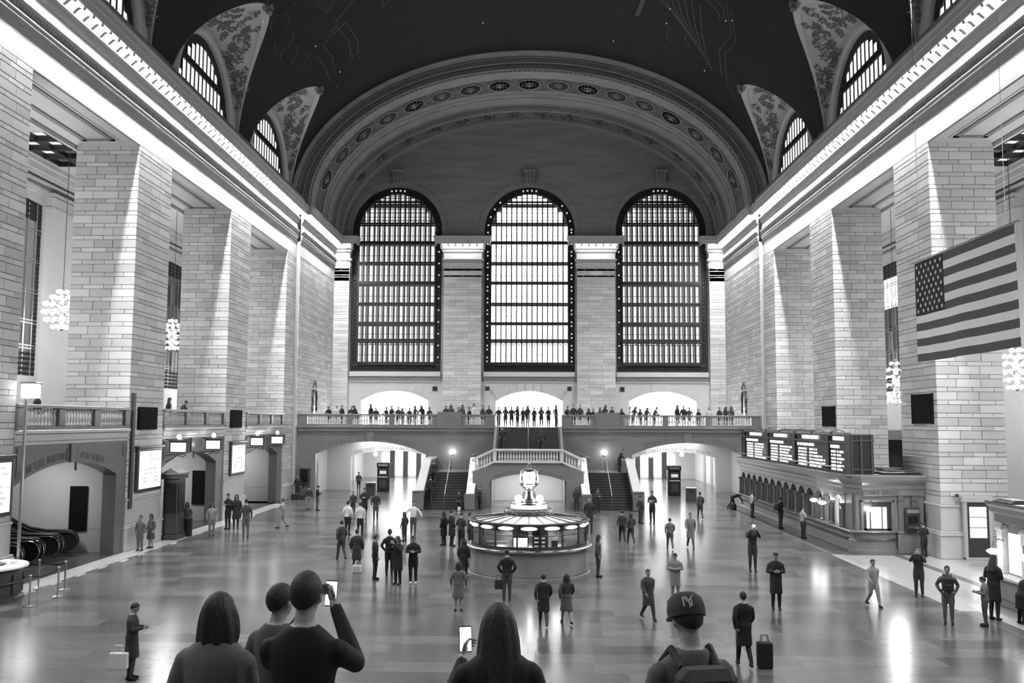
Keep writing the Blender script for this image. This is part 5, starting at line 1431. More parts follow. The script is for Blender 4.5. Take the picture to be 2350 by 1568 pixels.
# door in the pier
d = empty('door_1', (19.8, 41.12, 0), kind='structure'); tag(d, 'narrow bronze door with lit panes in the pier behind the flag', 'door')
MB().bbox(-.62, -.48, -.02, .2, 0, 2.65, .02).bbox(.48, .62, -.02, .2, 0, 2.65, .02).bbox(-.7, .7, -.06, .2, 2.5, 2.75, .02).bbox(-.62, .62, -.1, .2, 0, .1, .01).build('surround', M['marble_l'], d)
MB().box(-.48, .48, .04, .1, .1, 2.5).build('leaf', M['bronze'], d)
for i in range(3):
    for j in range(3): MB().box(-.36+i*.25, -.13+i*.25, .02, .04, .95+j*.46, 1.37+j*.46).build('pane', M['screen_on'], d)
s_ = MB().bbox(18.9, 19.02, 41.18, 41.3, 2.7, 2.85, .01).build('door_speaker', M['dgrey']); tag(s_, 'tiny grey box on the pier beside the bronze door', 'box')

# ---------------------------------------------------------------- flag
def flag():
    X, Y0, Y1, Z0, Z1 = 12.5, 23.45, 29.55, 7.9, 11.08
    o = empty('flag', (X, (Y0+Y1)/2, Z0)); tag(o, 'large striped flag with stars hanging from a long rod', 'flag')
    w, h = Y1-Y0, Z1-Z0; hoist = Y1
    def pt(f, g, d=0):       # f: 0 at the far (left) end, g: 0 at the top
        yy = Y1-f*w; zz = Z1-g*h; sag = -.06*g*sin(pi*f)+.04*g
        return (X-X+.06*g*sin(f*9)+.03*sin(f*21)*g+d, yy-(Y0+Y1)/2, zz-Z0+sag*.5)
    st = h/13; cf = .33
    def patch(f0, f1, g0, g1, d=0, nf=20, ng=2):
        m = MB(); vs = [pt(f0+(f1-f0)*i/nf, g0+(g1-g0)*j/ng, d) for j in range(ng+1) for i in range(nf+1)]
        m.add(vs, [(j*(nf+1)+i, j*(nf+1)+i+1, (j+1)*(nf+1)+i+1, (j+1)*(nf+1)+i) for j in range(ng) for i in range(nf)]); return m
    for k in range(13):
        f0 = cf if k < 7 else 0
        q = patch(f0, 1, k/13, (k+1)/13).build('stripe', M['flag_dark' if k % 2 == 0 else 'flag_white'], o, smooth=True)
    can = patch(0, cf, 0, 7/13, 0, 10, 8).build('canton', M['flag_black'], o, smooth=True)
    def star(f, g, r):
        m = MB(); c = pt(f, g, -.012); vs = [c]
        for i in range(10):
            a = pi/2+i*pi/5; R = r if i % 2 == 0 else r*.42; vs.append((c[0], c[1]+R*cos(a), c[2]+R*sin(a)))
        m.add(vs, [(0, 1+i, 1+(i+1) % 10) for i in range(10)]); m.build('star', M['flag_white'], can)
    for r in range(9):
        n = 6 if r % 2 == 0 else 5
        for i in range(n):
            f = cf*((i+.5)/6 if n == 6 else (i+1)/6); star(f, (7/13)*(r+.8)/9.6, .085)
    MB().tube([(0, -w/2-.25, h+.03), (0, w/2+.25, h+.03)], .035, 8).build('rod', M['steel'], o)
    MB().tube([(0, -w/2+.4, h+.03), (0, -w/2+.4, 22.0)], .007, 4).tube([(0, w/2-.4, h+.03), (0, w/2-.4, 22.0)], .007, 4).build('cable', M['steel'], o)
    return o
M['flag_dark'] = mat('flag_dark_stripe', .085, .8, noise=.05); M['flag_white'] = mat('flag_pale', .85, .8, noise=.04); M['flag_black'] = mat('flag_canton', .012, .8)
flag()
# ---------------------------------------------------------------- information booth with clock
KX, KY = .04, 37.0
def booth():
    o = empty('information_booth', (KX, KY, 0)); tag(o, 'round glass and marble information booth in the middle of the floor', 'information booth')
    n = 16; rg = random.Random(1)
    smooth_angle(MB().lathe([(2.42, 0), (2.42, .1), (2.34, .13), (2.34, 1.02)], 64).build('marble_drum', M['boothm'], o))
    MB().lathe([(2.36, .1), (2.37, .12), (2.36, .14)], 64).build('base_line', M['black'], o)
    smooth_angle(MB().lathe([(1.9, 1.08), (2.3, 1.04), (2.42, 1.02), (2.5, 1.05), (2.5, 1.12), (2.44, 1.16), (1.9, 1.16)], 64).build('counter', M['brass'], o))
    MB().lathe([(2.3, 1.16), (2.3, 1.26), (2.26, 1.26)], 64).build('ticket_rail', M['bronze'], o)
    for i in range(n):
        a = 2*pi*(i+.5)/n; x, y = 2.28*cos(a), 2.28*sin(a)
        MB().bbox(-.03, .03, -.03, .03, 1.16, 2.06, .006).build('mullion', M['bronze'], o, (x, y, 0), a)
        b = 2*pi*i/n; r = 2.28*cos(pi/n); hw = 2.28*sin(pi/n)
        MB().box(-.008, .008, -hw+.03, hw-.03, 1.2, 1.84).build('glass_pane', M['glass'], o, (r*cos(b), r*sin(b), 0), b)
        MB().bbox(-.05, .02, -hw+.02, hw-.02, 1.84, 2.06, .01).build('lamp_box', M['black'], o, (r*cos(b), r*sin(b), 0), b)
        MB().sphere((.06, 0, 1.95), .12, 10, 8, (.55, 2.7, .55)).build('lamp', M['glow'], o, (r*cos(b), r*sin(b), 0), b, smooth=True)
        MB().bbox(-.02, .02, -hw, hw, 1.66, 1.69, .004).build('transom', M['bronze'], o, (r*cos(b), r*sin(b), 0), b)
    # ribbed roof
    N = 24
    for i in range(N):
        a0, a1 = 2*pi*i/N, 2*pi*(i+1)/N; am = (a0+a1)/2
        q = [(2.38*cos(a0), 2.38*sin(a0), 2.09), (2.38*cos(a1), 2.38*sin(a1), 2.09), (.95*cos(a1), .95*sin(a1), 2.27), (.95*cos(a0), .95*sin(a0), 2.27)]
        MB().add(q+[(x, y, z-.03) for x, y, z in q], [(0, 1, 2, 3), (7, 6, 5, 4), (0, 4, 5, 1)]).build('roof_panel', M['roofp'], o)
        MB().tube([(2.4*cos(a0), 2.4*sin(a0), 2.1), (.95*cos(a0), .95*sin(a0), 2.285)], .022, 5).build('roof_rib', M['bronze'], o)
    MB().lathe([(2.36, 2.06), (2.42, 2.06), (2.43, 2.1), (2.38, 2.12)], 48).build('roof_edge', M['bronze'], o)
    # fence round the lantern
    f = MB()
    for i in range(56):
        a = 2*pi*i/56; f.tube([(1.0*cos(a), 1.0*sin(a), 2.26), (1.0*cos(a), 1.0*sin(a), 2.5)], .012, 4)
        f.tube([(1.0*cos(a+.03), 1.0*sin(a+.03), 2.33), (1.0*cos(a+.056), 1.0*sin(a+.056), 2.44), (1.0*cos(a+.082), 1.0*sin(a+.082), 2.33)], .01, 4)
    for z in (2.27, 2.47): f.tube([(cos(2*pi*i/40), sin(2*pi*i/40), z) for i in range(40)], .018, 5, closed=True)
    f.build('fence', M['brass'], o)
    MB().lathe([(.78, 2.26), (.78, 2.46), (.8, 2.48), (0, 2.5)], 32).build('lantern_drum', M['bronze'], o)
    for i in range(12):
        a = 2*pi*i/12; w = .17 if i % 3 else .19
        MB().bbox(-.01, .03, -w, w, 2.52, 2.66, .01).build('lantern_pane', M['glow'], o, (.68*cos(a), .68*sin(a), 0), a)
    MB().lathe([(.72, 2.48), (.72, 2.52), (.7, 2.52)], 32).lathe([(.66, 2.5), (.66, 2.68), (.74, 2.68), (.7, 2.74), (0, 2.78)], 32).build('lantern_cap', M['brass'], o)
    # inside: desk, monitors, shelves
    d = MB()
    d.lathe([(1.9, .0), (1.9, 1.1), (1.6, 1.12), (1.6, .0)], 40); d.build('inner_counter', M['dgrey'], o)
    MB().lathe([(.62, 0), (.62, 2.1)], 20).build('core', M['dgrey'], o)
    MB().bbox(-.62, -.02, -1.98, -1.86, 1.16, 1.84, .02).build('monitor', M['black'], o); MB().box(-.58, -.06, -1.995, -1.985, 1.22, 1.58).build('monitor_screen', M['screen_on'], o); MB().box(-.46, -.2, -1.995, -1.985, 1.66, 1.74).build('monitor_label', M['grey'], o)
    MB().bbox(.12, .72, -1.96, -1.84, 1.16, 1.84, .02).build('notice_board', M['black'], o)
    for i in range(2):
        for j in range(3): MB().box(.2+i*.24, .36+i*.24, -1.975, -1.965, 1.24+j*.15, 1.3+j*.15).build('notice', M['poster_ink'], o)
    MB().bbox(-1.62, -.9, -1.35, -1.2, 1.14, 1.2, .01).bbox(-1.65, -.85, -1.2, -1.0, 1.3, 1.34, .01).bbox(-1.6, -1.2, -1.3, -1.1, 1.2, 1.26, .01).build('paper_trays', M['paper'], o)
    MB().bbox(.85, 1.1, -1.6, -1.5, 1.14, 1.45, .01).build('monitor', M['black'], o)
    MB().bbox(1.4, 1.75, -.9, -.6, 1.14, 1.2, .01).build('papers', M['paper'], o)
    MB().lathe([(.0, 1.4), (.5, 1.4), (.5, 1.44), (0, 1.44)], 16).build('inner_shelf', M['white'], o)
    point_light('booth_light', (KX, KY-.9, 1.95), 60, .2); point_light('booth_light', (KX+1.1, KY, 1.95), 40, .2); point_light('booth_light', (KX-1.1, KY, 1.95), 40, .2)
M['boothm'] = mat('booth_marble', .26, .3, noise=.22, scale=1.6)
M['roofp'] = mat('roof_panel', .7, .4)
booth()
for i, (x, nm) in enumerate(((-.42, 'left'), (.42, 'right'))):
    g = empty('globe_lamp', (KX+x, KY-.4, 2.72)); tag(g, 'white globe lamp at the %s foot of the booth clock' % nm, 'lamp')
    MB().lathe([(.1, 0), (.07, .04), (.05, .08)], 10).build('collar', M['brass'], g); MB().sphere((0, 0, .2), .15, 14, 10).build('globe', M['globe'], g, smooth=True)
def clock():
    o = empty('clock', (KX, KY, 2.78)); tag(o, 'four faced brass clock with glowing opal dials on top of the booth', 'clock')
    smooth_angle(MB().lathe([(.36, 0), (.36, .06), (.3, .12), (.26, .3), (.18, .42), (.15, .46), (.2, .5), (.22, .54), (.16, .58)], 24).build('pedestal', M['brass'], o))
    b = MB()
    b.lathe([(.14, .52), (.26, .56), (.36, .66), (.38, .72), (.30, .74)], 8); b.lathe([(.32, 1.16), (.36, 1.18), (.28, 1.24), (.16, 1.28), (.06, 1.3), (.05, 1.36)], 8)
    for i in range(4):
        a = pi/4+i*pi/2; b.tube([(.34*cos(a), .34*sin(a), .70), (.40*cos(a), .40*sin(a), .95), (.33*cos(a), .33*sin(a), 1.18)], .045, 6)
    b.build('case', M['brass'], o)
    MB().lathe([(.05, 1.34), (.09, 1.4), (.05, 1.44), (.06, 1.48), (.03, 1.54), (0, 1.6)], 10).build('finial', M['brass'], o)
    for i in range(4):
        a = i*pi/2-pi/2; c, s = cos(a), sin(a)
        m = MB().sphere((0, 0, 0), .29, 18, 10, (.38, 1, 1)).xf(Matrix.Translation((.26*c, .26*s, .94)) @ Matrix.Rotation(a, 4, 'Z')); m.build('dial', M['clockface'], o, smooth=True)
        f = MB().tube([(0, .3*cos(t*pi/12), .3*sin(t*pi/12)) for t in range(24)], .022, 5, closed=True).xf(Matrix.Translation((.29*c, .29*s, .94)) @ Matrix.Rotation(a, 4, 'Z')); f.build('bezel', M['brass'], o)
        h = MB().box(.115, .12, -.012, .012, 0, .12).box(.115, .12, 0, .17, -.01, .012).xf(Matrix.Translation((.26*c, .26*s, .94)) @ Matrix.Rotation(a, 4, 'Z')); h.build('hands', M['black'], o)
clock()

# ---------------------------------------------------------------- terminals and bins by the arches
def terminal(x, y, label):
    o = empty('ticket_terminal', (x, y, 0)); tag(o, label, 'terminal')
    MB().bbox(-.5, .5, -.35, .35, 0, 2.0, .04).bbox(-.54, .54, -.4, .4, 2.0, 2.45, .05).build('case', M['black'], o)
    MB().box(-.3, .3, -.37, -.355, 1.35, 1.9).build('screen', M['dgrey'], o); MB().box(-.28, .28, -.38, -.37, 1.5, 1.75).build('lit_screen', M['poster_ink'], o); MB().box(-.3, .3, -.37, -.355, .35, 1.05).build('lower_panel', M['dgrey'], o); MB().box(-.4, .4, -.42, -.4, 2.15, 2.3).build('header', M['grey'], o)
    MB().bbox(-.42, .42, -.42, -.35, 1.15, 1.25, .01).build('ledge', M['steel'], o)
terminal(-12.3, 78.4, 'tall black ticket terminal under the left arch'); terminal(11.9, 75.6, 'tall black ticket terminal under the right arch')
def bin_(x, y, label):
    o = empty('litter_bin', (x, y, 0)); tag(o, label, 'bin')
    MB().bbox(-.36, .36, -.32, .32, 0, .95, .03).build('body', M['dgrey'], o); MB().bbox(-.4, .4, -.36, .36, .95, 1.02, .02).build('lid', M['steel'], o); MB().box(-.2, .2, -.335, -.32, .65, .85).build('slot', M['black'], o)
bin_(-12.7, 74.4, 'dark square litter bin under the left arch'); bin_(12.4, 70.6, 'dark square litter bin in front of the right arch')
s = empty('info_panel', (-17.4, 71.45, 0)); tag(s, 'dark wall panel beside the left arch, behind a standing man', 'panel')
MB().bbox(-.4, .4, -.06, .22, 1.05, 2.3, .02).build('board', M['dgrey'], s); MB().box(-.32, .32, -.07, -.06, 1.15, 2.2).build('notice', M['screen'], s)
# ---------------------------------------------------------------- people
from mathutils import kdtree
SKIN, TOP, LEG, SHOE, HAIRM = range(5)
def _tube(A, pts, rs, tag_, n=10):
    """closed tapered limb with rounded ends"""
    m = MB(); P = [Vector(p) for p in pts]; d0 = (P[0]-P[1]).normalized(); d1 = (P[-1]-P[-2]).normalized()
    Q = [P[0]+d0*rs[0]*.75]; R = [rs[0]*.55]
    for i in range(len(P)):
        Q.append(P[i]); R.append(rs[i])
        if i < len(P)-1:
            for k in (1/3, 2/3): Q.append(P[i].lerp(P[i+1], k)); R.append(rs[i]+(rs[i+1]-rs[i])*k)
    Q.append(P[-1]+d1*rs[-1]*.75); R.append(rs[-1]*.55)
    m.tube(Q, R, n); A.append((m, tag_))
def _rings(A, rings, tag_, n=16):
    """rings: (centre, rx, ry) stacked"""
    m = MB(); vs = []; k = len(rings)
    for c, rx, ry in rings:
        for i in range(n): a = 2*pi*i/n; vs.append((c[0]+rx*cos(a), c[1]+ry*sin(a), c[2]))
    fs = [(j*n+i, j*n+(i+1) % n, (j+1)*n+(i+1) % n, (j+1)*n+i) for j in range(k-1) for i in range(n)]
    fs += [tuple(range(n))[::-1], tuple(range((k-1)*n, k*n))]; m.add(vs, fs); A.append((m, tag_))
POSES = {
 'stand':  dict(el=[(.25, -.04, 1.13)]*2, wr=[(.25, .05, .90)]*2),
 'pockets': dict(el=[(.30, -.10, 1.14)]*2, wr=[(.21, .06, .95)]*2),
 'text':   dict(el=[(.25, -.01, 1.14)]*2, wr=[(.07, .25, 1.17)]*2, nod=.35),
 'photo':  dict(el=[(.24, .18, 1.24)]*2, wr=[(.07, .34, 1.50)]*2),
 'hold':   dict(el=[(.27, .1, 1.15), (.25, -.01, 1.14)], wr=[(.2, .32, 1.34), (.07, .25, 1.17)], nod=.2),
 'open':   dict(el=[(.36, .0, 1.18)]*2, wr=[(.46, .14, 1.0)]*2),
 'walk':   dict(el=[(.25, -.14, 1.15), (.24, .06, 1.13)], wr=[(.23, -.12, .90), (.21, .24, .95)], leg=[((.09, .14, .49), (.1, .22, .09)), ((.09, -.02, .48), (.1, -.3, .14))]),
 'lean':   dict(el=[(.27, .28, 1.02)]*2, wr=[(.12, .50, 1.06)]*2, bend=.38, nod=.2),
 'bend':   dict(el=[(.2, .66, .78)]*2, wr=[(.14, .72, .52)]*2, bend=1.25, nod=.3, leg=[((.11, .12, .5), (.12, .05, .09)), ((.1, -.1, .5), (.12, -.35, .12))]),
 'sit':    dict(el=[(.26, .10, .78)]*2, wr=[(.1, .34, .66)]*2, drop=.42, bend=.2, nod=.3, leg=[((.12, .46, .52), (.12, .44, .09))]*2),
}
def hand(m, w, d, s, n, curl=.5, k=1.0):
    """palm and five bent fingers: w wrist, d along the hand, s towards the thumb side, n palm normal (fingers curl to it)"""
    w, d, s, n = Vector(w), Vector(d).normalized(), Vector(s).normalized(), Vector(n).normalized()
    i0 = len(m.v); pc = w+d*.05*k
    m.sphere((0, 0, 0), 1, 8, 6, (.042*k, .055*k, .017*k))
    Mx = Matrix((s, d, n)).transposed().to_4x4(); Mx.translation = pc; m.xf(Mx, i0)
    for j, (o, ln) in enumerate(((.03, .072), (.011, .08), (-.009, .074), (-.028, .058))):
        a = pc+d*.042*k+s*o*k; b = a+(d*cos(curl*.5)+n*sin(curl*.5))*ln*.5*k; c = b+(d*cos(curl*1.6)+n*sin(curl*1.6))*ln*.5*k
        m.tube([a-d*.015*k, a, b, c], [.009*k, .0095*k, .0085*k, .006*k], 6)
    a = pc+s*.036*k-d*.012*k; b = a+(s*.8+d*.6+n*.2).normalized()*.035*k; c = b+(d*.85+s*.2+n*.4).normalized()*.032*k
    m.tube([a-s*.012*k, a, b, c], [.012*k, .012*k, .0105*k, .008*k], 6)
def make_body(pose, wear, voxel=.021):
    """one continuous skinned figure, 1.72 m tall, facing +Y; returns the mesh and where the head sits"""
    p = POSES[pose]; A = []; bend = p.get('bend', 0); drop = p.get('drop', 0); H0 = Vector((0, 0, .92-drop))
    Rb = Matrix.Rotation(-bend, 3, 'X')
    def up(v): v = Vector(v)-Vector((0, 0, .92)); return H0+Rb @ v      # upper body follows the bend
    fat = 1.12 if wear in ('coat', 'pack') else 1.0
    # torso as a chain of ellipses turned with the bend
    def ring(z, rx, ry, y=0):
        c = up((0, y, z)); return c, rx*fat, ry*fat
    m = MB(); n = 16; rg_ = [(.80, .13, .10, 0), (.86, .165, .118, -.01), (.95, .172, .125, -.012), (1.06, .158, .112, 0), (1.18, .168, .118, .004), (1.28, .186, .122, 0), (1.35, .192, .112, -.004), (1.40, .172, .096, -.008), (1.44, .128, .082, -.01), (1.475, .082, .068, -.012)]
    vs = []
    for z, rx, ry, y in rg_:
        for i in range(n):
            a = 2*pi*i/n; vs.append(tuple(up((rx*fat*cos(a), y+ry*fat*sin(a), z))))
    fs = [(j*n+i, j*n+(i+1) % n, (j+1)*n+(i+1) % n, (j+1)*n+i) for j in range(len(rg_)-1) for i in range(n)]+[tuple(range(n))[::-1], tuple(range((len(rg_)-1)*n, len(rg_)*n))]
    m.add(vs, fs); A.append((m, TOP))
    if wear == 'coat':
        _rings(A, [((0, -.0, .50), .20, .17), ((0, 0, .62), .195, .16), ((0, 0, .8), .185, .145), ((0, 0, .98), .18, .135), ((0, 0, 1.05), .15, .1)], TOP)
    if wear == 'skirt':
        _rings(A, [((0, 0, .46), .22, .19), ((0, 0, .6), .205, .175), ((0, 0, .8), .18, .14), ((0, 0, .96), .165, .12), ((0, 0, 1.0), .1, .08)], LEG)
    nod = p.get('nod', 0)
    nk0, nk1 = up((0, -.01, 1.44)), up((0, .012, 1.56)); _tube(A, [nk0, nk1], [.06, .052], SKIN)
    hc = up((0, .02+.05*nod, 1.62-.02*nod)); Hm = Matrix.Rotation(-bend*.4-nod, 3, 'X')
    def hd(v): return tuple(hc+Hm @ Vector(v))
    def ell(c, r, sc, tag_, mseg=(12, 9)):
        q = MB(); q.sphere((0, 0, 0), r, mseg[0], mseg[1], sc); M4 = Hm.to_4x4(); M4.translation = Vector(hd(c)); q.xf(M4); A.append((q, tag_))
    ell((0, 0, .015), .1, (.76, .95, 1.0), SKIN); ell((0, .02, -.045), .075, (.8, .95, .95), SKIN); ell((0, .045, -.085), .035, (1, .9, .8), SKIN, (8, 6)); ell((0, .098, -.02), .02, (.7, 1.1, 1.3), SKIN, (8, 6))
    for s in (-1, 1): ell((s*.078, -.005, -.01), .026, (.5, .8, 1.3), SKIN, (8, 6))
    legs = p.get('leg', [((.095, .012, .49), (.1, -.02, .09))]*2); skin_leg = wear == 'skirt'
    for s, (kn, an) in zip((-1, 1), legs):
        kn = Vector((s*kn[0], kn[1], kn[2])); an = Vector((s*an[0], an[1], an[2])); hp = H0+Vector((s*.09, 0, -.02)); lt = LEG
        w = 1.0 if skin_leg else 1.15
        _tube(A, [hp, hp.lerp(kn, .5), kn], [.094, .084*w, .062*w], lt); _tube(A, [kn, kn.lerp(an, .35), an], [.06*w, .058*w, .042*w], SKIN if skin_leg else lt)
        ft = Vector((0, 1, 0)); a0 = Vector((an.x, an.y, an.z-.045)); _tube(A, [a0-ft*.05, a0+ft*.07-Vector((0, 0, .008)), a0+ft*.165-Vector((0, 0, .014))], [.043, .044, .032], SHOE)
    hands = MB(); arms = []
    for s, el, wr in zip((-1, 1), p['el'], p['wr']):
        sh = up((s*.178, -.008, 1.35)); e = Vector((s*el[0], el[1], el[2])); w_ = Vector((s*wr[0], wr[1], wr[2])); sw = 1.15*fat
        _tube(A, [sh, sh.lerp(e, .5), e], [.056*sw, .053*sw, .046*sw], TOP); _tube(A, [e, e.lerp(w_, .4), w_], [.045*sw, .043*sw, .036], TOP)
        d = (w_-e).normalized(); side = Vector((-s, 0, 0)) if abs(d.x) < .8 else Vector((0, 0, 1)); nn = d.cross(side).normalized()
        if pose in ('text', 'photo', 'hold'): nn = Vector((-s*.7, .2, .6)); side = Vector((0, -.3, 1)); side = (side-d*side.dot(d)).normalized(); nn = d.cross(side)*(1 if d.cross(side).x*-s > 0 else -1)
        else:
            side = Vector((0, 1, 0)); side = (side-d*side.dot(d)).normalized(); nn = d.cross(side); nn = nn if nn.x*-s > 0 else -nn
        arms.append((w_.copy(), d.copy())); _tube(A, [w_-d*.02, w_+d*.03], [.034, .03], SKIN, 8); hand(hands, w_+d*.01, d, side, nn, .9 if pose in ('text', 'photo', 'hold') else .45)
    # join by voxel remesh, smooth
    al = MB()
    for q, t in A: al.add(q.v, q.f)
    tmp = bpy.data.objects.new('tmp', mesh_of('tmp', al.v, al.f)); C.objects.link(tmp)
    r = tmp.modifiers.new('r', 'REMESH'); r.mode = 'VOXEL'; r.voxel_size = voxel
    sm = tmp.modifiers.new('s', 'SMOOTH'); sm.factor = .5; sm.iterations = 3 if voxel > .015 else 5
    dg = bpy.context.evaluated_depsgraph_get(); me0 = bpy.data.meshes.new_from_object(tmp.evaluated_get(dg)); bpy.data.objects.remove(tmp)
    tot = sum(len(q.v) for q, t in A); kd = kdtree.KDTree(tot); tags = []; i = 0
    for q, t in A:
        for v in q.v: kd.insert(v, i); tags.append(t); i += 1
    kd.balance()
    b = MB(); b.v = [tuple(v.co) for v in me0.vertices]; b.f = [tuple(f.vertices) for f in me0.polygons]
    b.m = []
    for f in me0.polygons:
        c = f.center; t = tags[kd.find(c)[1]]
        if t == TOP and wear != 'coat' and bend == 0 and not drop and c.z < .93 and abs(c.x) < .21 and abs(c.y) < .2: t = LEG
        lz = (Rb.transposed() @ (c-H0)).z+.92
        if 1.3 < lz < 1.53 and (Rb.transposed() @ (c-H0)).xy.length < .15: t = SKIN if lz > 1.474 else TOP
        for w_, d in arms:
            q = c-w_
            if q.length < .11 and t in (SKIN, TOP): t = SKIN if q.dot(d) > 0 else TOP
        if wear == 'coat' and t == LEG and c.z > .51: t = TOP
        b.m.append(t)
    bpy.data.meshes.remove(me0)
    b.mi = SKIN; b.add(hands.v, hands.f)
    b.mi = HAIRM
    for s in (-1, 1):
        i0 = len(b.v); b.sphere((s*.03, .088, .02), .011, 6, 4)
        for j in range(i0, len(b.v)): b.v[j] = hd(b.v[j])
    i0 = len(b.v); b.sphere((0, .088, -.058), .022, 8, 4, (1, .4, .25))
    for j in range(i0, len(b.v)): b.v[j] = hd(b.v[j])
    me = b.mesh('person', [M['skin'], M['black'], M['black'], M['black'], M['hairc']], True)
    return me, hc, Hm
def hair_mesh(kind, hc, Hm, fine=False):
    m = MB(); N, K = (48, 20) if fine else (14, 9); vs = []; fs = []
    # cap: an ellipsoid pulled down at the back; open over the face
    for i in range(K+1):
        t = i/K
        for k in range(N):
            a = 2*pi*k/N; back = .5-.5*sin(a)           # 1 at the back of the head
            low = {'s': .76*back+.33*(1-back), 'l': 1.0*back**.5*.62+.34*(1-back)+.0, 'b': .66*back**.6+.34*(1-back)}[kind]
            th = t*low*pi; r = .1
            x, y, z = r*.845*sin(th)*cos(a), r*1.06*sin(th)*sin(a)-.006, .018+r*1.10*cos(th)
            if kind in 'lb' and t > .55 and back > .25:
                u = (t-.55)/.45; ln = (.30 if kind == 'l' else .16)*min(1, (back-.25)/.3); x *= 1+(.55 if kind == 'l' else .6)*u; y -= .01*u; z -= ln*u*u+.03*u
            wob = 1+(.05*sin(9*a+.5*sin(i*.6))*t if kind != 's' else .015*sin(7*a+3*i)); vs.append((x*wob, y*wob, z))
    for i in range(K):
        for k in range(N): fs.append((i*N+k, (i+1)*N+k, (i+1)*N+(k+1) % N, i*N+(k+1) % N))
    m.add(vs, fs)
    M4 = Hm.to_4x4(); M4.translation = hc; m.xf(M4)
    # fall straight down from the nape whatever the nod
    return m.mesh('hair', M['hairc'], True)
M['skin'] = mat('skin', .30, .55); M['hairc'] = mat('hair', .016, .6, bump=.6, bscale=30, stretch=(3, 3, .4))
_tones = {}
def tone(v):
    v = round(v, 3)
    if v not in _tones: _tones[v] = mat('cloth_%03d' % int(v*1000), v, .8, noise=.08, scale=6)
    return _tones[v]
_body = {}
def get_body(pose, wear, hair, fine=False):
    k = (pose, wear, fine)
    if k not in _body: _body[k] = make_body(pose, wear, .012 if fine else .021)+({},)
    me, hc, Hm, hm = _body[k]
    if hair not in hm: hm[hair] = hair_mesh(hair, hc, Hm, fine)
    return me, hm[hair], hc, Hm
def person(x, y, z, h, pose, deg, top, leg, hair, wear, label, group=None, shoe=.01, hairv=None, fine=False):
    me, hme, hc, Hm = get_body(pose, wear if wear in ('coat', 'skirt') else '', hair, fine)
    o = bpy.data.objects.new('person', me); C.objects.link(o); s = h/1.72
    o.location = (x, y, z); o.rotation_euler = (0, 0, radians(deg)); o.scale = (s*.5+.5, s*.5+.5, s)
    for i, mt in enumerate((M['skin'], tone(top), tone(leg), tone(shoe), M['hairc'])):
        o.material_slots[i].link = 'OBJECT'; o.material_slots[i].material = mt
    tag(o, label, 'person', group)
    link('hair', hme, None, o)
    return o
def backpack(parent, v=.015, front=False):
    s = -1 if not front else 1
    MB().bbox(-.16, .16, *sorted((s*.12, s*.30)), 1.0, 1.42, .05).bbox(-.12, .12, *sorted((s*.28, s*.36)), 1.02, 1.22, .03).build('backpack', tone(v), parent)
    b = MB()
    for q in (-1, 1): b.tube([(q*.1, s*.13, 1.40), (q*.11, 0, 1.47), (q*.12, -s*.11, 1.38), (q*.13, -s*.10, 1.15), (q*.13, s*.12, 1.05)], .022, 6)
    b.build('backpack_strap', tone(v), parent)
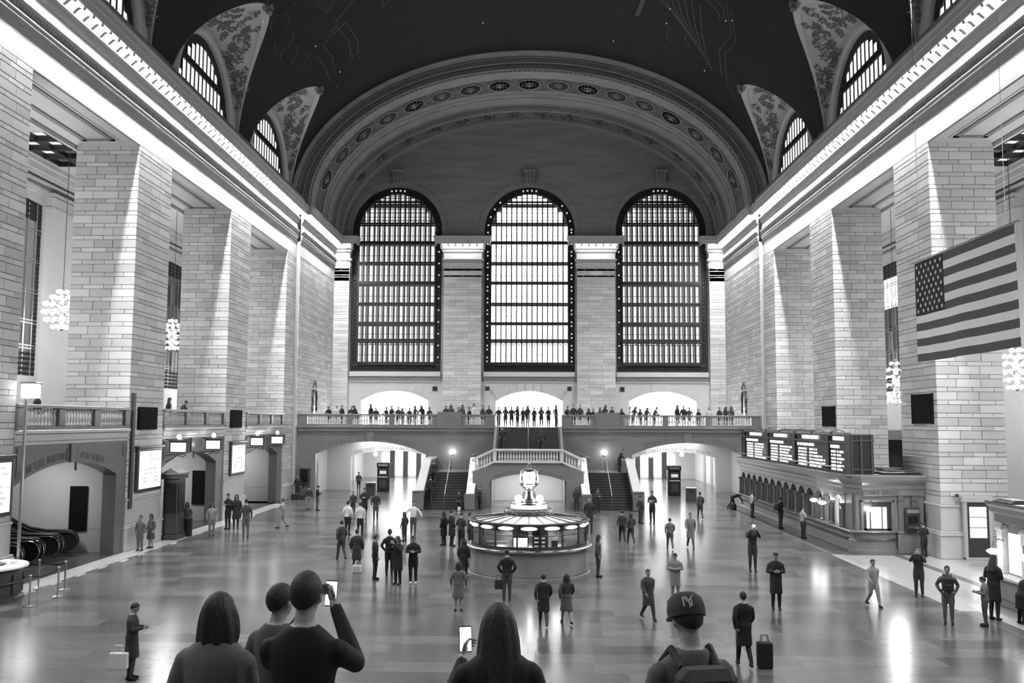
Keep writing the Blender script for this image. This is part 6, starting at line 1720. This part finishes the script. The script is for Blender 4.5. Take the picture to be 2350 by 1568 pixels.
# ---------------------------------------------------------------- the crowd: x, y, height, pose, turn, top, trousers, hair, wear, label
CROWD = [
    (-9.13, 21.49, 1.72, 'text', -80, 0.02, 0.03, 's', 'coat', 'man in a dark coat reading his phone with a white bag, at lower left'),
    (-17.62, 43.09, 1.57, 'stand', 150, 0.1, 0.05, 'l', 'skirt', 'person in a long dark skirt against the base of the pier with the larger poster'),
    (-17.75, 42.2, 1.58, 'stand', 170, 0.12, 0.12, 's', '', 'grey clad person beside the plinth of the pier nearest the escalators'),
    (-17.78, 48.04, 1.7, 'stand', 170, 0.1, 0.09, 'l', '', 'long haired person in grey facing the viewer before the second arch'),
    (-16.37, 47.74, 1.67, 'stand', 200, 0.22, 0.16, 'l', '', 'person in pale grey standing alone on the pale border by the second arch'),
    (-16.48, 50.63, 1.95, 'text', 160, 0.012, 0.012, 's', '', 'taller of the two people in black standing close together on the left'),
    (-16.04, 50.65, 1.89, 'stand', 200, 0.012, 0.03, 'l', 'coat', 'long coated person in black, right of the close pair on the left'),
    (-14.36, 46.96, 1.95, 'stand', 20, 0.05, 0.1, 's', '', 'person in grey trousers seen from behind, next to the pair in black'),
    (-13.67, 51.4, 1.61, 'walk', 90, 0.25, 0.22, 's', '', 'pale grey clad walker alone left of the pair with white trousers'),
    (-17.66, 70.5, 1.82, 'stand', 180, 0.02, 0.015, 's', '', 'man in black standing in the corner beside the left arch, bags at his feet'),
    (-14.77, 61.97, 1.59, 'stand', 30, 0.03, 0.22, 's', '', 'person in dark top and pale trousers left of the left arch'),
    (-14.03, 61.41, 1.64, 'text', -60, 0.012, 0.08, 's', '', 'person in black reading a phone left of the left arch'),
    (-9.46, 48.48, 1.76, 'stand', -20, 0.62, 0.015, 's', '', 'man in a white shirt and black trousers, left of the two white shirts'),
    (-8.67, 47.79, 1.76, 'stand', 10, 0.55, 0.02, 's', '', 'man in a white shirt and black trousers, right of the two white shirts'),
    (-11.13, 58.73, 1.48, 'stand', 160, 0.03, 0.02, 's', '', 'short dark figure just behind the two white shirts'),
    (-10.04, 56.69, 1.85, 'text', 180, 0.01, 0.02, 's', 'coat', 'person in a long black coat just behind the two white shirts'),
    (-9.15, 55.5, 1.73, 'stand', -160, 0.02, 0.06, 's', '', 'person in black with bare looking legs before the left arch'),
    (-14.56, 79.19, 1.56, 'stand', 0, 0.05, 0.04, 's', '', 'small dark figure deep inside the left arch near the terminal'),
    (-8.03, 39.89, 1.66, 'walk', 30, 0.04, 0.05, 's', '', 'dark walking figure left of the person with a white bag at the feet'),
    (-6.8, 36.84, 1.65, 'stand', 0, 0.03, 0.03, 's', 'coat', 'dark coated figure with a white bag on the floor at the feet'),
    (-5.77, 35.07, 1.65, 'stand', -70, 0.008, 0.008, 's', '', 'person in black seen from the side, leftmost of the four in black'),
    (-5.35, 35.88, 1.76, 'pockets', 0, 0.008, 0.012, 's', '', 'man in black with hands in pockets, back turned, among the four in black'),
    (-4.76, 34.0, 1.73, 'photo', 150, 0.012, 0.01, 'l', 'coat', 'person in a black coat photographing, among the four in black'),
    (-4.22, 34.21, 1.74, 'text', 180, 0.008, 0.008, 's', 'shoesw', 'man in black tracksuit with white shoes, among the four in black'),
    (-6.03, 48.66, 1.72, 'open', 180, 0.6, 0.06, 's', '', 'man in a white shirt with arms spread near the foot of the stairs'),
    (-6.16, 46.19, 1.42, 'stand', 60, 0.015, 0.03, 'l', '', 'small long haired girl in black beside the man with spread arms'),
    (-4.06, 44.68, 1.64, 'stand', 60, 0.008, 0.02, 'l', 'coat', 'long haired person in black coat, leftmost of the queue at the booth'),
    (-3.64, 44.4, 1.73, 'stand', -60, 0.012, 0.012, 's', 'coat', 'person in black coat, second in the queue left of the booth'),
    (-3.11, 43.22, 1.72, 'text', -30, 0.025, 0.012, 's', '', 'person in dark grey reading, third in the queue left of the booth'),
    (-2.64, 42.11, 1.83, 'stand', -80, 0.02, 0.015, 's', '', 'tall person in black touching the booth on its left'),
    (-2.45, 35.61, 1.44, 'stand', -20, 0.015, 0.012, 'l', 'coat', 'dark long haired person in front of the queue at the booth'),
    (-2.19, 29.46, 1.51, 'stand', 0, 0.14, 0.12, 'l', 'skirt', 'woman in a grey skirt and top walking away left of the booth'),
    (-0.7, 31.22, 1.66, 'pockets', 0, 0.012, 0.06, 's', '', 'man in a black jacket with a handbag standing right before the booth'),
    (0.46, 27.4, 1.49, 'walk', 0, 0.02, 0.05, 's', 'coat', 'dark coated walker at the foot of the picture right of the booth front'),
    (1.15, 27.71, 1.44, 'walk', 10, 0.04, 0.1, 'l', 'skirt', 'long haired walker in a skirt, right of the pair below the booth'),
    (2.71, 35.93, 1.6, 'stand', -100, 0.06, 0.05, 'l', '', 'person leaning beside the booth at its right edge'),
    (3.28, 49.54, 1.95, 'stand', 180, 0.015, 0.03, 's', '', 'tall man in black standing between the booth and the right stairs'),
    (3.25, 62.0, 1.6, 'stand', 160, 0.02, 0.02, 'l', '', 'long haired person in black at the foot of the right stairs'),
    (4.6, 61.2, 1.54, 'text', 200, 0.03, 0.02, 's', '', 'person reading at the foot of the right stairs'),
    (6.63, 54.76, 1.63, 'stand', -60, 0.02, 0.03, 's', '', 'person in black right of the right stairs'),
    (7.33, 54.8, 1.91, 'text', 150, 0.02, 0.012, 's', 'stripe', 'man in black jacket with a pale stripe before the right arch'),
    (4.7, 46.42, 1.55, 'walk', 0, 0.03, 0.025, 's', '', 'dark walker, left of the two right of the booth'),
    (5.06, 45.78, 1.48, 'walk', 10, 0.04, 0.03, 'l', '', 'dark long haired walker, right of the two right of the booth'),
    (7.74, 44.36, 1.64, 'walk', 180, 0.16, 0.1, 's', 'coat', 'man in a grey coat walking towards the viewer between booth and ticket office'),
    (10.63, 57.41, 1.65, 'walk', 0, 0.06, 0.05, 's', '', 'dark grey walker before the right arch'),
    (14.15, 64.4, 1.5, 'bend', -100, 0.012, 0.012, 's', '', 'person in black bending over at the far end of the ticket office'),
    (14.2, 58.9, 1.61, 'text', -80, 0.4, 0.03, 's', '', 'person in a pale shirt reading at the ticket office counter'),
    (14.3, 52.77, 1.73, 'stand', -80, 0.012, 0.012, 's', 'pack', 'person in black with a backpack at the middle of the ticket office'),
    (14.25, 48.3, 1.63, 'text', -70, 0.3, 0.02, 's', '', 'person in a light top at the lit end of the ticket office'),
    (9.03, 37.55, 1.93, 'photo', 180, 0.02, 0.04, 's', '', 'person holding up a flashing phone on the open floor to the right'),
    (7.94, 30.0, 1.81, 'text', 175, 0.02, 0.012, 's', 'coat', 'man in a dark coat reading, alone on the floor right of centre'),
    (5.31, 23.12, 1.78, 'walk', 0, 0.008, 0.008, 's', 'coat', 'person in black coat with a wheeled case at the bottom right'),
    (3.65, 28.41, 1.48, 'walk', 200, 0.05, 0.04, 's', 'coat', 'dark coated walker left of the man with the pale coat'),
    (4.98, 31.6, 1.53, 'text', 170, 0.2, 0.26, 's', 'coat', 'person in a pale coat reading, behind the walker in the cap'),
    (17.72, 41.9, 1.53, 'text', 20, 0.012, 0.012, 's', '', 'person in black at the cash machine'),
    (13.49, 32.41, 1.7, 'photo', 150, 0.02, 0.03, 's', '', 'person in dark clothes raising a phone near the pale border'),
    (12.56, 28.15, 1.69, 'pockets', 160, 0.09, 0.11, 's', 'packf', 'grey clad person wearing a pack in front, right side of the floor'),
    (13.52, 27.89, 1.42, 'text', 60, 0.14, 0.08, 's', '', 'person in grey reading beside the near counter'),
    (14.2, 28.69, 1.95, 'text', -60, 0.012, 0.02, 'l', 'coat', 'long haired person in a black coat behind the one in grey near the counter'),
    (14.75, 28.2, 1.53, 'lean', -80, 0.008, 0.008, 's', 'coat', 'person in a black coat leaning on the near counter'),
    (-3.3, 63.4, 1.56, 'text', -60, 0.03, 0.02, 's', '', 'man in dark clothes standing against the wall below the stairs landing'),
    (6.71, 44.01, 1.42, 'walk', 0, 0.12, 0.09, 's', '', 'grey walker alone between the booth and the ticket office'),
    (11.28, 30.68, 1.5, 'walk', 190, 0.32, 0.28, 's', '', 'very pale grey walker on the right part of the floor'),
]

def crowd():
    out = []
    for i, (x, y, h, pose, deg, top, leg, hair, wear, lab) in enumerate(CROWD):
        o = person(x, y, 0, h, pose, deg, top, leg, hair, wear, lab, shoe=.6 if wear == 'shoesw' else .01)
        if wear == 'pack': backpack(o)
        if wear == 'packf': backpack(o, .02, True)
        if wear == 'stripe': MB().lathe([(.178, 1.08), (.183, 1.12), (.187, 1.2), (.18, 1.22)], 20, (0, 0, 0), 0, 2*pi, 1.08, .72).build('jacket_stripe', tone(.6), o)
        out.append(o)
    return out
PEOPLE = crowd()
def carrier(name, x, y, z, w, d, h, v, label, cat, handle=True, rz=0):
    o = empty(name, (x, y, z), rz); tag(o, label, cat)
    MB().bbox(-w/2, w/2, -d/2, d/2, 0, h, min(w, d, h)*.12).build('body', tone(v), o)
    if handle:
        b = MB()
        for s in (-1, 1): b.tube([(-w*.25, s*d*.3, h), (-w*.2, s*d*.2, h+.16), (w*.2, s*d*.2, h+.16), (w*.25, s*d*.3, h)], .009, 5)
        b.build('handle', tone(v), o)
    return o
carrier('shopping_bag', -9.32, 21.25, .30, .42, .14, .36, .62, 'white shopping bag carried by the man in the dark coat', 'bag')
carrier('handbag', -.98, 31.25, .36, .26, .14, .3, .03, 'dark handbag held by the man standing right before the booth', 'bag')
carrier('wheeled_case', 5.78, 23.0, 0, .36, .24, .62, .01, 'black wheeled case beside the person in black at the bottom right', 'suitcase')
carrier('shopping_bag', -6.72, 36.5, 0, .34, .24, .3, .55, 'crumpled white bag on the floor at the dark coated figure', 'bag')
carrier('holdall', -18.0+.35, 69.7, 0, .5, .3, .42, .015, 'black holdall on the floor in the corner beside the left arch, left of two', 'bag')
carrier('holdall', -17.1, 69.9, 0, .4, .3, .36, .02, 'black holdall on the floor in the corner beside the left arch, right of two', 'bag')
carrier('backpack', 14.05, 63.7, 0, .4, .35, .4, .012, 'black backpack on the floor under the bending person', 'backpack')
carrier('suitcase', -17.5, 47.5, 0, .34, .3, .95, .012, 'tall black suitcase beside the kiosk pillar', 'suitcase')
f = MB().bbox(-.04, .04, -.006, .006, 0, .15, .004).build('phone', M['globe'], None, (9.03, 37.2, 1.74)); tag(f, 'flashing phone held up by a person on the open floor', 'phone')

person(KX+1.2, KY-.25, 0, 1.7, 'stand', 170, .5, .03, 's', '', 'attendant in a pale shirt inside the information booth')
# people on the stairs
ST = [(-6.75, 65.9, 1.45, 1.72, 'walk', 0, .012, .012, 's', '', 'dark figure climbing the left stairs beside the outer wall, higher of two'),
      (-6.75, 63.75, .48, 1.68, 'walk', 0, .012, .015, 's', '', 'dark figure climbing the left stairs beside the outer wall, lower of two'),
      (-4.65, 62.3, 0, 1.72, 'sit', 180, .015, .012, 's', '', 'person sitting on the bottom step of the left stairs'),
      (-1.95, 68.75, 3.86, 1.7, 'walk', 180, .012, .012, 's', '', 'dark figure on the upper flight near its left rail'),
      (1.0, 68.4, 3.7, 1.65, 'walk', 0, .02, .015, 'l', '', 'dark figure on the upper flight right of its middle rail'),
      (6.75, 68.4, 2.25, 1.75, 'lean', -100, .012, .012, 's', 'coat', 'dark figure leaning at the top of the right stairs')]
for x, y, z, h, pose, deg, a, b, hr, wr, l in ST: person(x, y, z, h, pose, deg, a, b, hr, wr, l)
b = MB().bbox(-.1, .1, -.06, .06, .0, .26, .03).build('carrier_bag', tone(.6), None, (-4.6, 61.75, 0)); tag(b, 'small white bag before the person sitting on the stairs', 'bag')

# people along the balcony rail, counted from the left
RAIL = [-15.75, -15.3, -14.75, -14.1, -13.55, -12.55, -12.05, -11.3, -10.8, -10.35, -9.95, -9.45, -8.95, -8.4, -7.8, -6.55, -6.1, -5.55, -5.2, -4.7, -4.3, -3.6, -3.1,
        3.1, 3.55, 4.1, 4.75, 5.15, 5.65, 6.1, 6.6, 7.4, 7.85, 8.3, 8.8, 9.3, 9.85, 11.8, 12.2, 12.75, 13.35, 14.3, 15.0, 15.6, 15.95]
ORD = 'first second third fourth fifth sixth seventh eighth ninth tenth eleventh twelfth thirteenth fourteenth fifteenth sixteenth seventeenth eighteenth nineteenth twentieth twenty-first twenty-second twenty-third'.split()
rg = random.Random(21)
for i, x in enumerate(RAIL):
    k = i if x < 0 else i-23; side = 'left' if x < 0 else 'right'
    v = rg.choice((.01, .012, .015, .02, .03, .05)); v = .5 if i in (1, 20, 32, 41) else v
    person(x, YB+.62+(i % 2)*.55+rg.uniform(0, .08), ZB, rg.uniform(1.45, 1.8), rg.choice(('stand', 'text', 'lean', 'stand', 'pockets')), rg.uniform(120, 240), v, v*.7, rg.choice('ssl'), '', '%s person from the %s among those at the balcony rail on the %s' % (ORD[k], 'left' if x < 0 else 'stairs', side), 'people at the balcony rail')
# silhouettes in the middle doorway of the balcony
DW = [(-2.55, 79.0, 'stand'), (-2.0, 80.5, 'text'), (-1.45, 79.5, 'stand'), (-.95, 80.2, 'pockets'), (-.45, 78.6, 'stand'), (-.05, 80.0, 'stand'), (.5, 78.8, 'stand'), (1.15, 81.0, 'text'), (1.75, 79.6, 'stand'), (2.4, 79.2, 'pockets')]
for i, (x, y, ps) in enumerate(DW): person(x, y, ZB, rg.uniform(1.62, 1.86), ps, rg.uniform(120, 240), .012, .012, 'sl'[i % 2], '', '%s silhouette from the left in the bright middle doorway of the balcony' % ORD[i], 'silhouettes in the middle doorway')
# people in the left gallery
for i, (x, y, l) in enumerate(((-18.85, 34.9, 'person behind the gallery rail over the escalators'), (-18.85, 46.6, 'first person behind the gallery rail between the posters'), (-18.85, 47.8, 'second person behind the gallery rail between the posters'), (-19.12, 50.2, 'person leaning on the gallery rail between the posters'), (-18.85, 59.9, 'person behind the gallery rail nearest the balcony'))):
    person(x, y, ZB, (1.45, 1.6, 1.6, 1.55, 1.5)[i], 'lean' if i == 3 else 'stand', -90, .03, .03, 'sllsl'[i], '', l)
person(-17.75, 30.5, 0, 1.5, 'text', -70, .012, .012, 's', '', 'attendant in black behind the round desk')


# ---------------------------------------------------------------- west stairs under the viewer, and the onlookers standing on them
s = MB().box(-5, 5, 3.4, 7.6, 0, 3.28).box(-5, 5, -2.3, 2.2, 0, 4.35)
for i in range(6): s.box(-5, 5, 2.2+i*.2, 3.45, 0, 4.35-.18*(i+.5))
for i in range(18): s.box(-5, 5, 7.6, 7.6+(i+1)*.3, 0, 3.28-.18*(i+1))
tag(s.build('floor_west_stairs', M['marble']), 'marble stairs on which the nearest onlookers stand', 'stairs', kind='structure')
def onlooker(x, y, top, pose, deg, a, b, hair, wear, lab):
    return person(x, y, 3.28, top-3.28, pose, deg, a, b, hair, wear, lab, fine=True)
onlooker(-1.8, 5.4, 4.93, 'stand', -10, .13, .08, 'b', 'coat', 'bob haired onlooker in grey at the bottom left of the picture')
onlooker(-1.62, 6.05, 4.87, 'stand', -30, .08, .05, 's', '', 'onlooker in dark clothes half hidden left of the broad man in black')
onlooker(-1.22, 5.1, 5.1, 'photo', -4, .006, .01, 's', '', 'broad man in black seen from behind holding up a bright phone')
onlooker(-.16, 5.2, 4.92, 'hold', 5, .008, .01, 'l', 'coat', 'long haired onlooker in black looking at a glowing phone')
e = onlooker(.88, 5.1, 4.98, 'text', 12, .10, .05, 's', '', 'man in a baseball cap with a rucksack seen from behind')
backpack(e, .035)
me, hc, Hm, _ = _body[('text', '', True)]
c = MB(); c.lathe([(.118, -.005), (.12, .04), (.108, .09), (.07, .122), (.0, .132)], 24, (0, 0, .02), 0, 2*pi, .86, 1.03)
c.prism([(-.075, .09), (.075, .09), (.06, .17), (0, .19), (-.06, .17)], 'z', .015, .03)
M4 = Hm.to_4x4(); M4.translation = hc; c.xf(M4); cap = smooth_angle(c.build('cap', tone(.03), e), 40)
lg = MB()
def cap_y(x, z):
    q = z-.02; r = .12 if q < .04 else .12-.24*(q-.04) if q < .09 else .108-1.19*(q-.09)
    return -1.03*r*sqrt(max(.1, 1-(x/(r*.86))**2))-.001
for pts in ([(-.028, -.026), (-.028, .026), (.012, -.026), (.012, .026)], [(-.016, .03), (.0, .002), (.03, .034)], [(.0, .002), (.0, -.034)]):
    for i in range(len(pts)-1):
        lg.tube([Vector((pts[k][0]-.02, cap_y(pts[k][0]-.02, .082+pts[k][1]), .082+pts[k][1])) for k in (i, i+1)], .0042, 5)
lg.xf(M4); lg.build('cap_emblem', tone(.5), cap)
def phone(x, y, z, rz, tilt, label, mt):
    o = empty('phone', (x, y, z), radians(rz)); tag(o, label, 'phone'); o.rotation_euler = (radians(tilt), 0, radians(rz))
    MB().bbox(-.038, .038, -.004, .004, -.075, .075, .003).build('case', M['black'], o); MB().box(-.034, .034, -.0052, -.004, -.068, .068).build('screen', mt, o)
phone(-1.165, 5.52, 4.93, -10, -10, 'bright phone held up by the broad man in black', M['screen_on']); phone(-.37, 5.57, 4.66, 12, -12, 'glowing white phone of the long haired onlooker', M['screen_on'])
phone(.86, 5.42, 4.5, 10, -35, 'small lit phone of the man in the baseball cap', M['poster'])
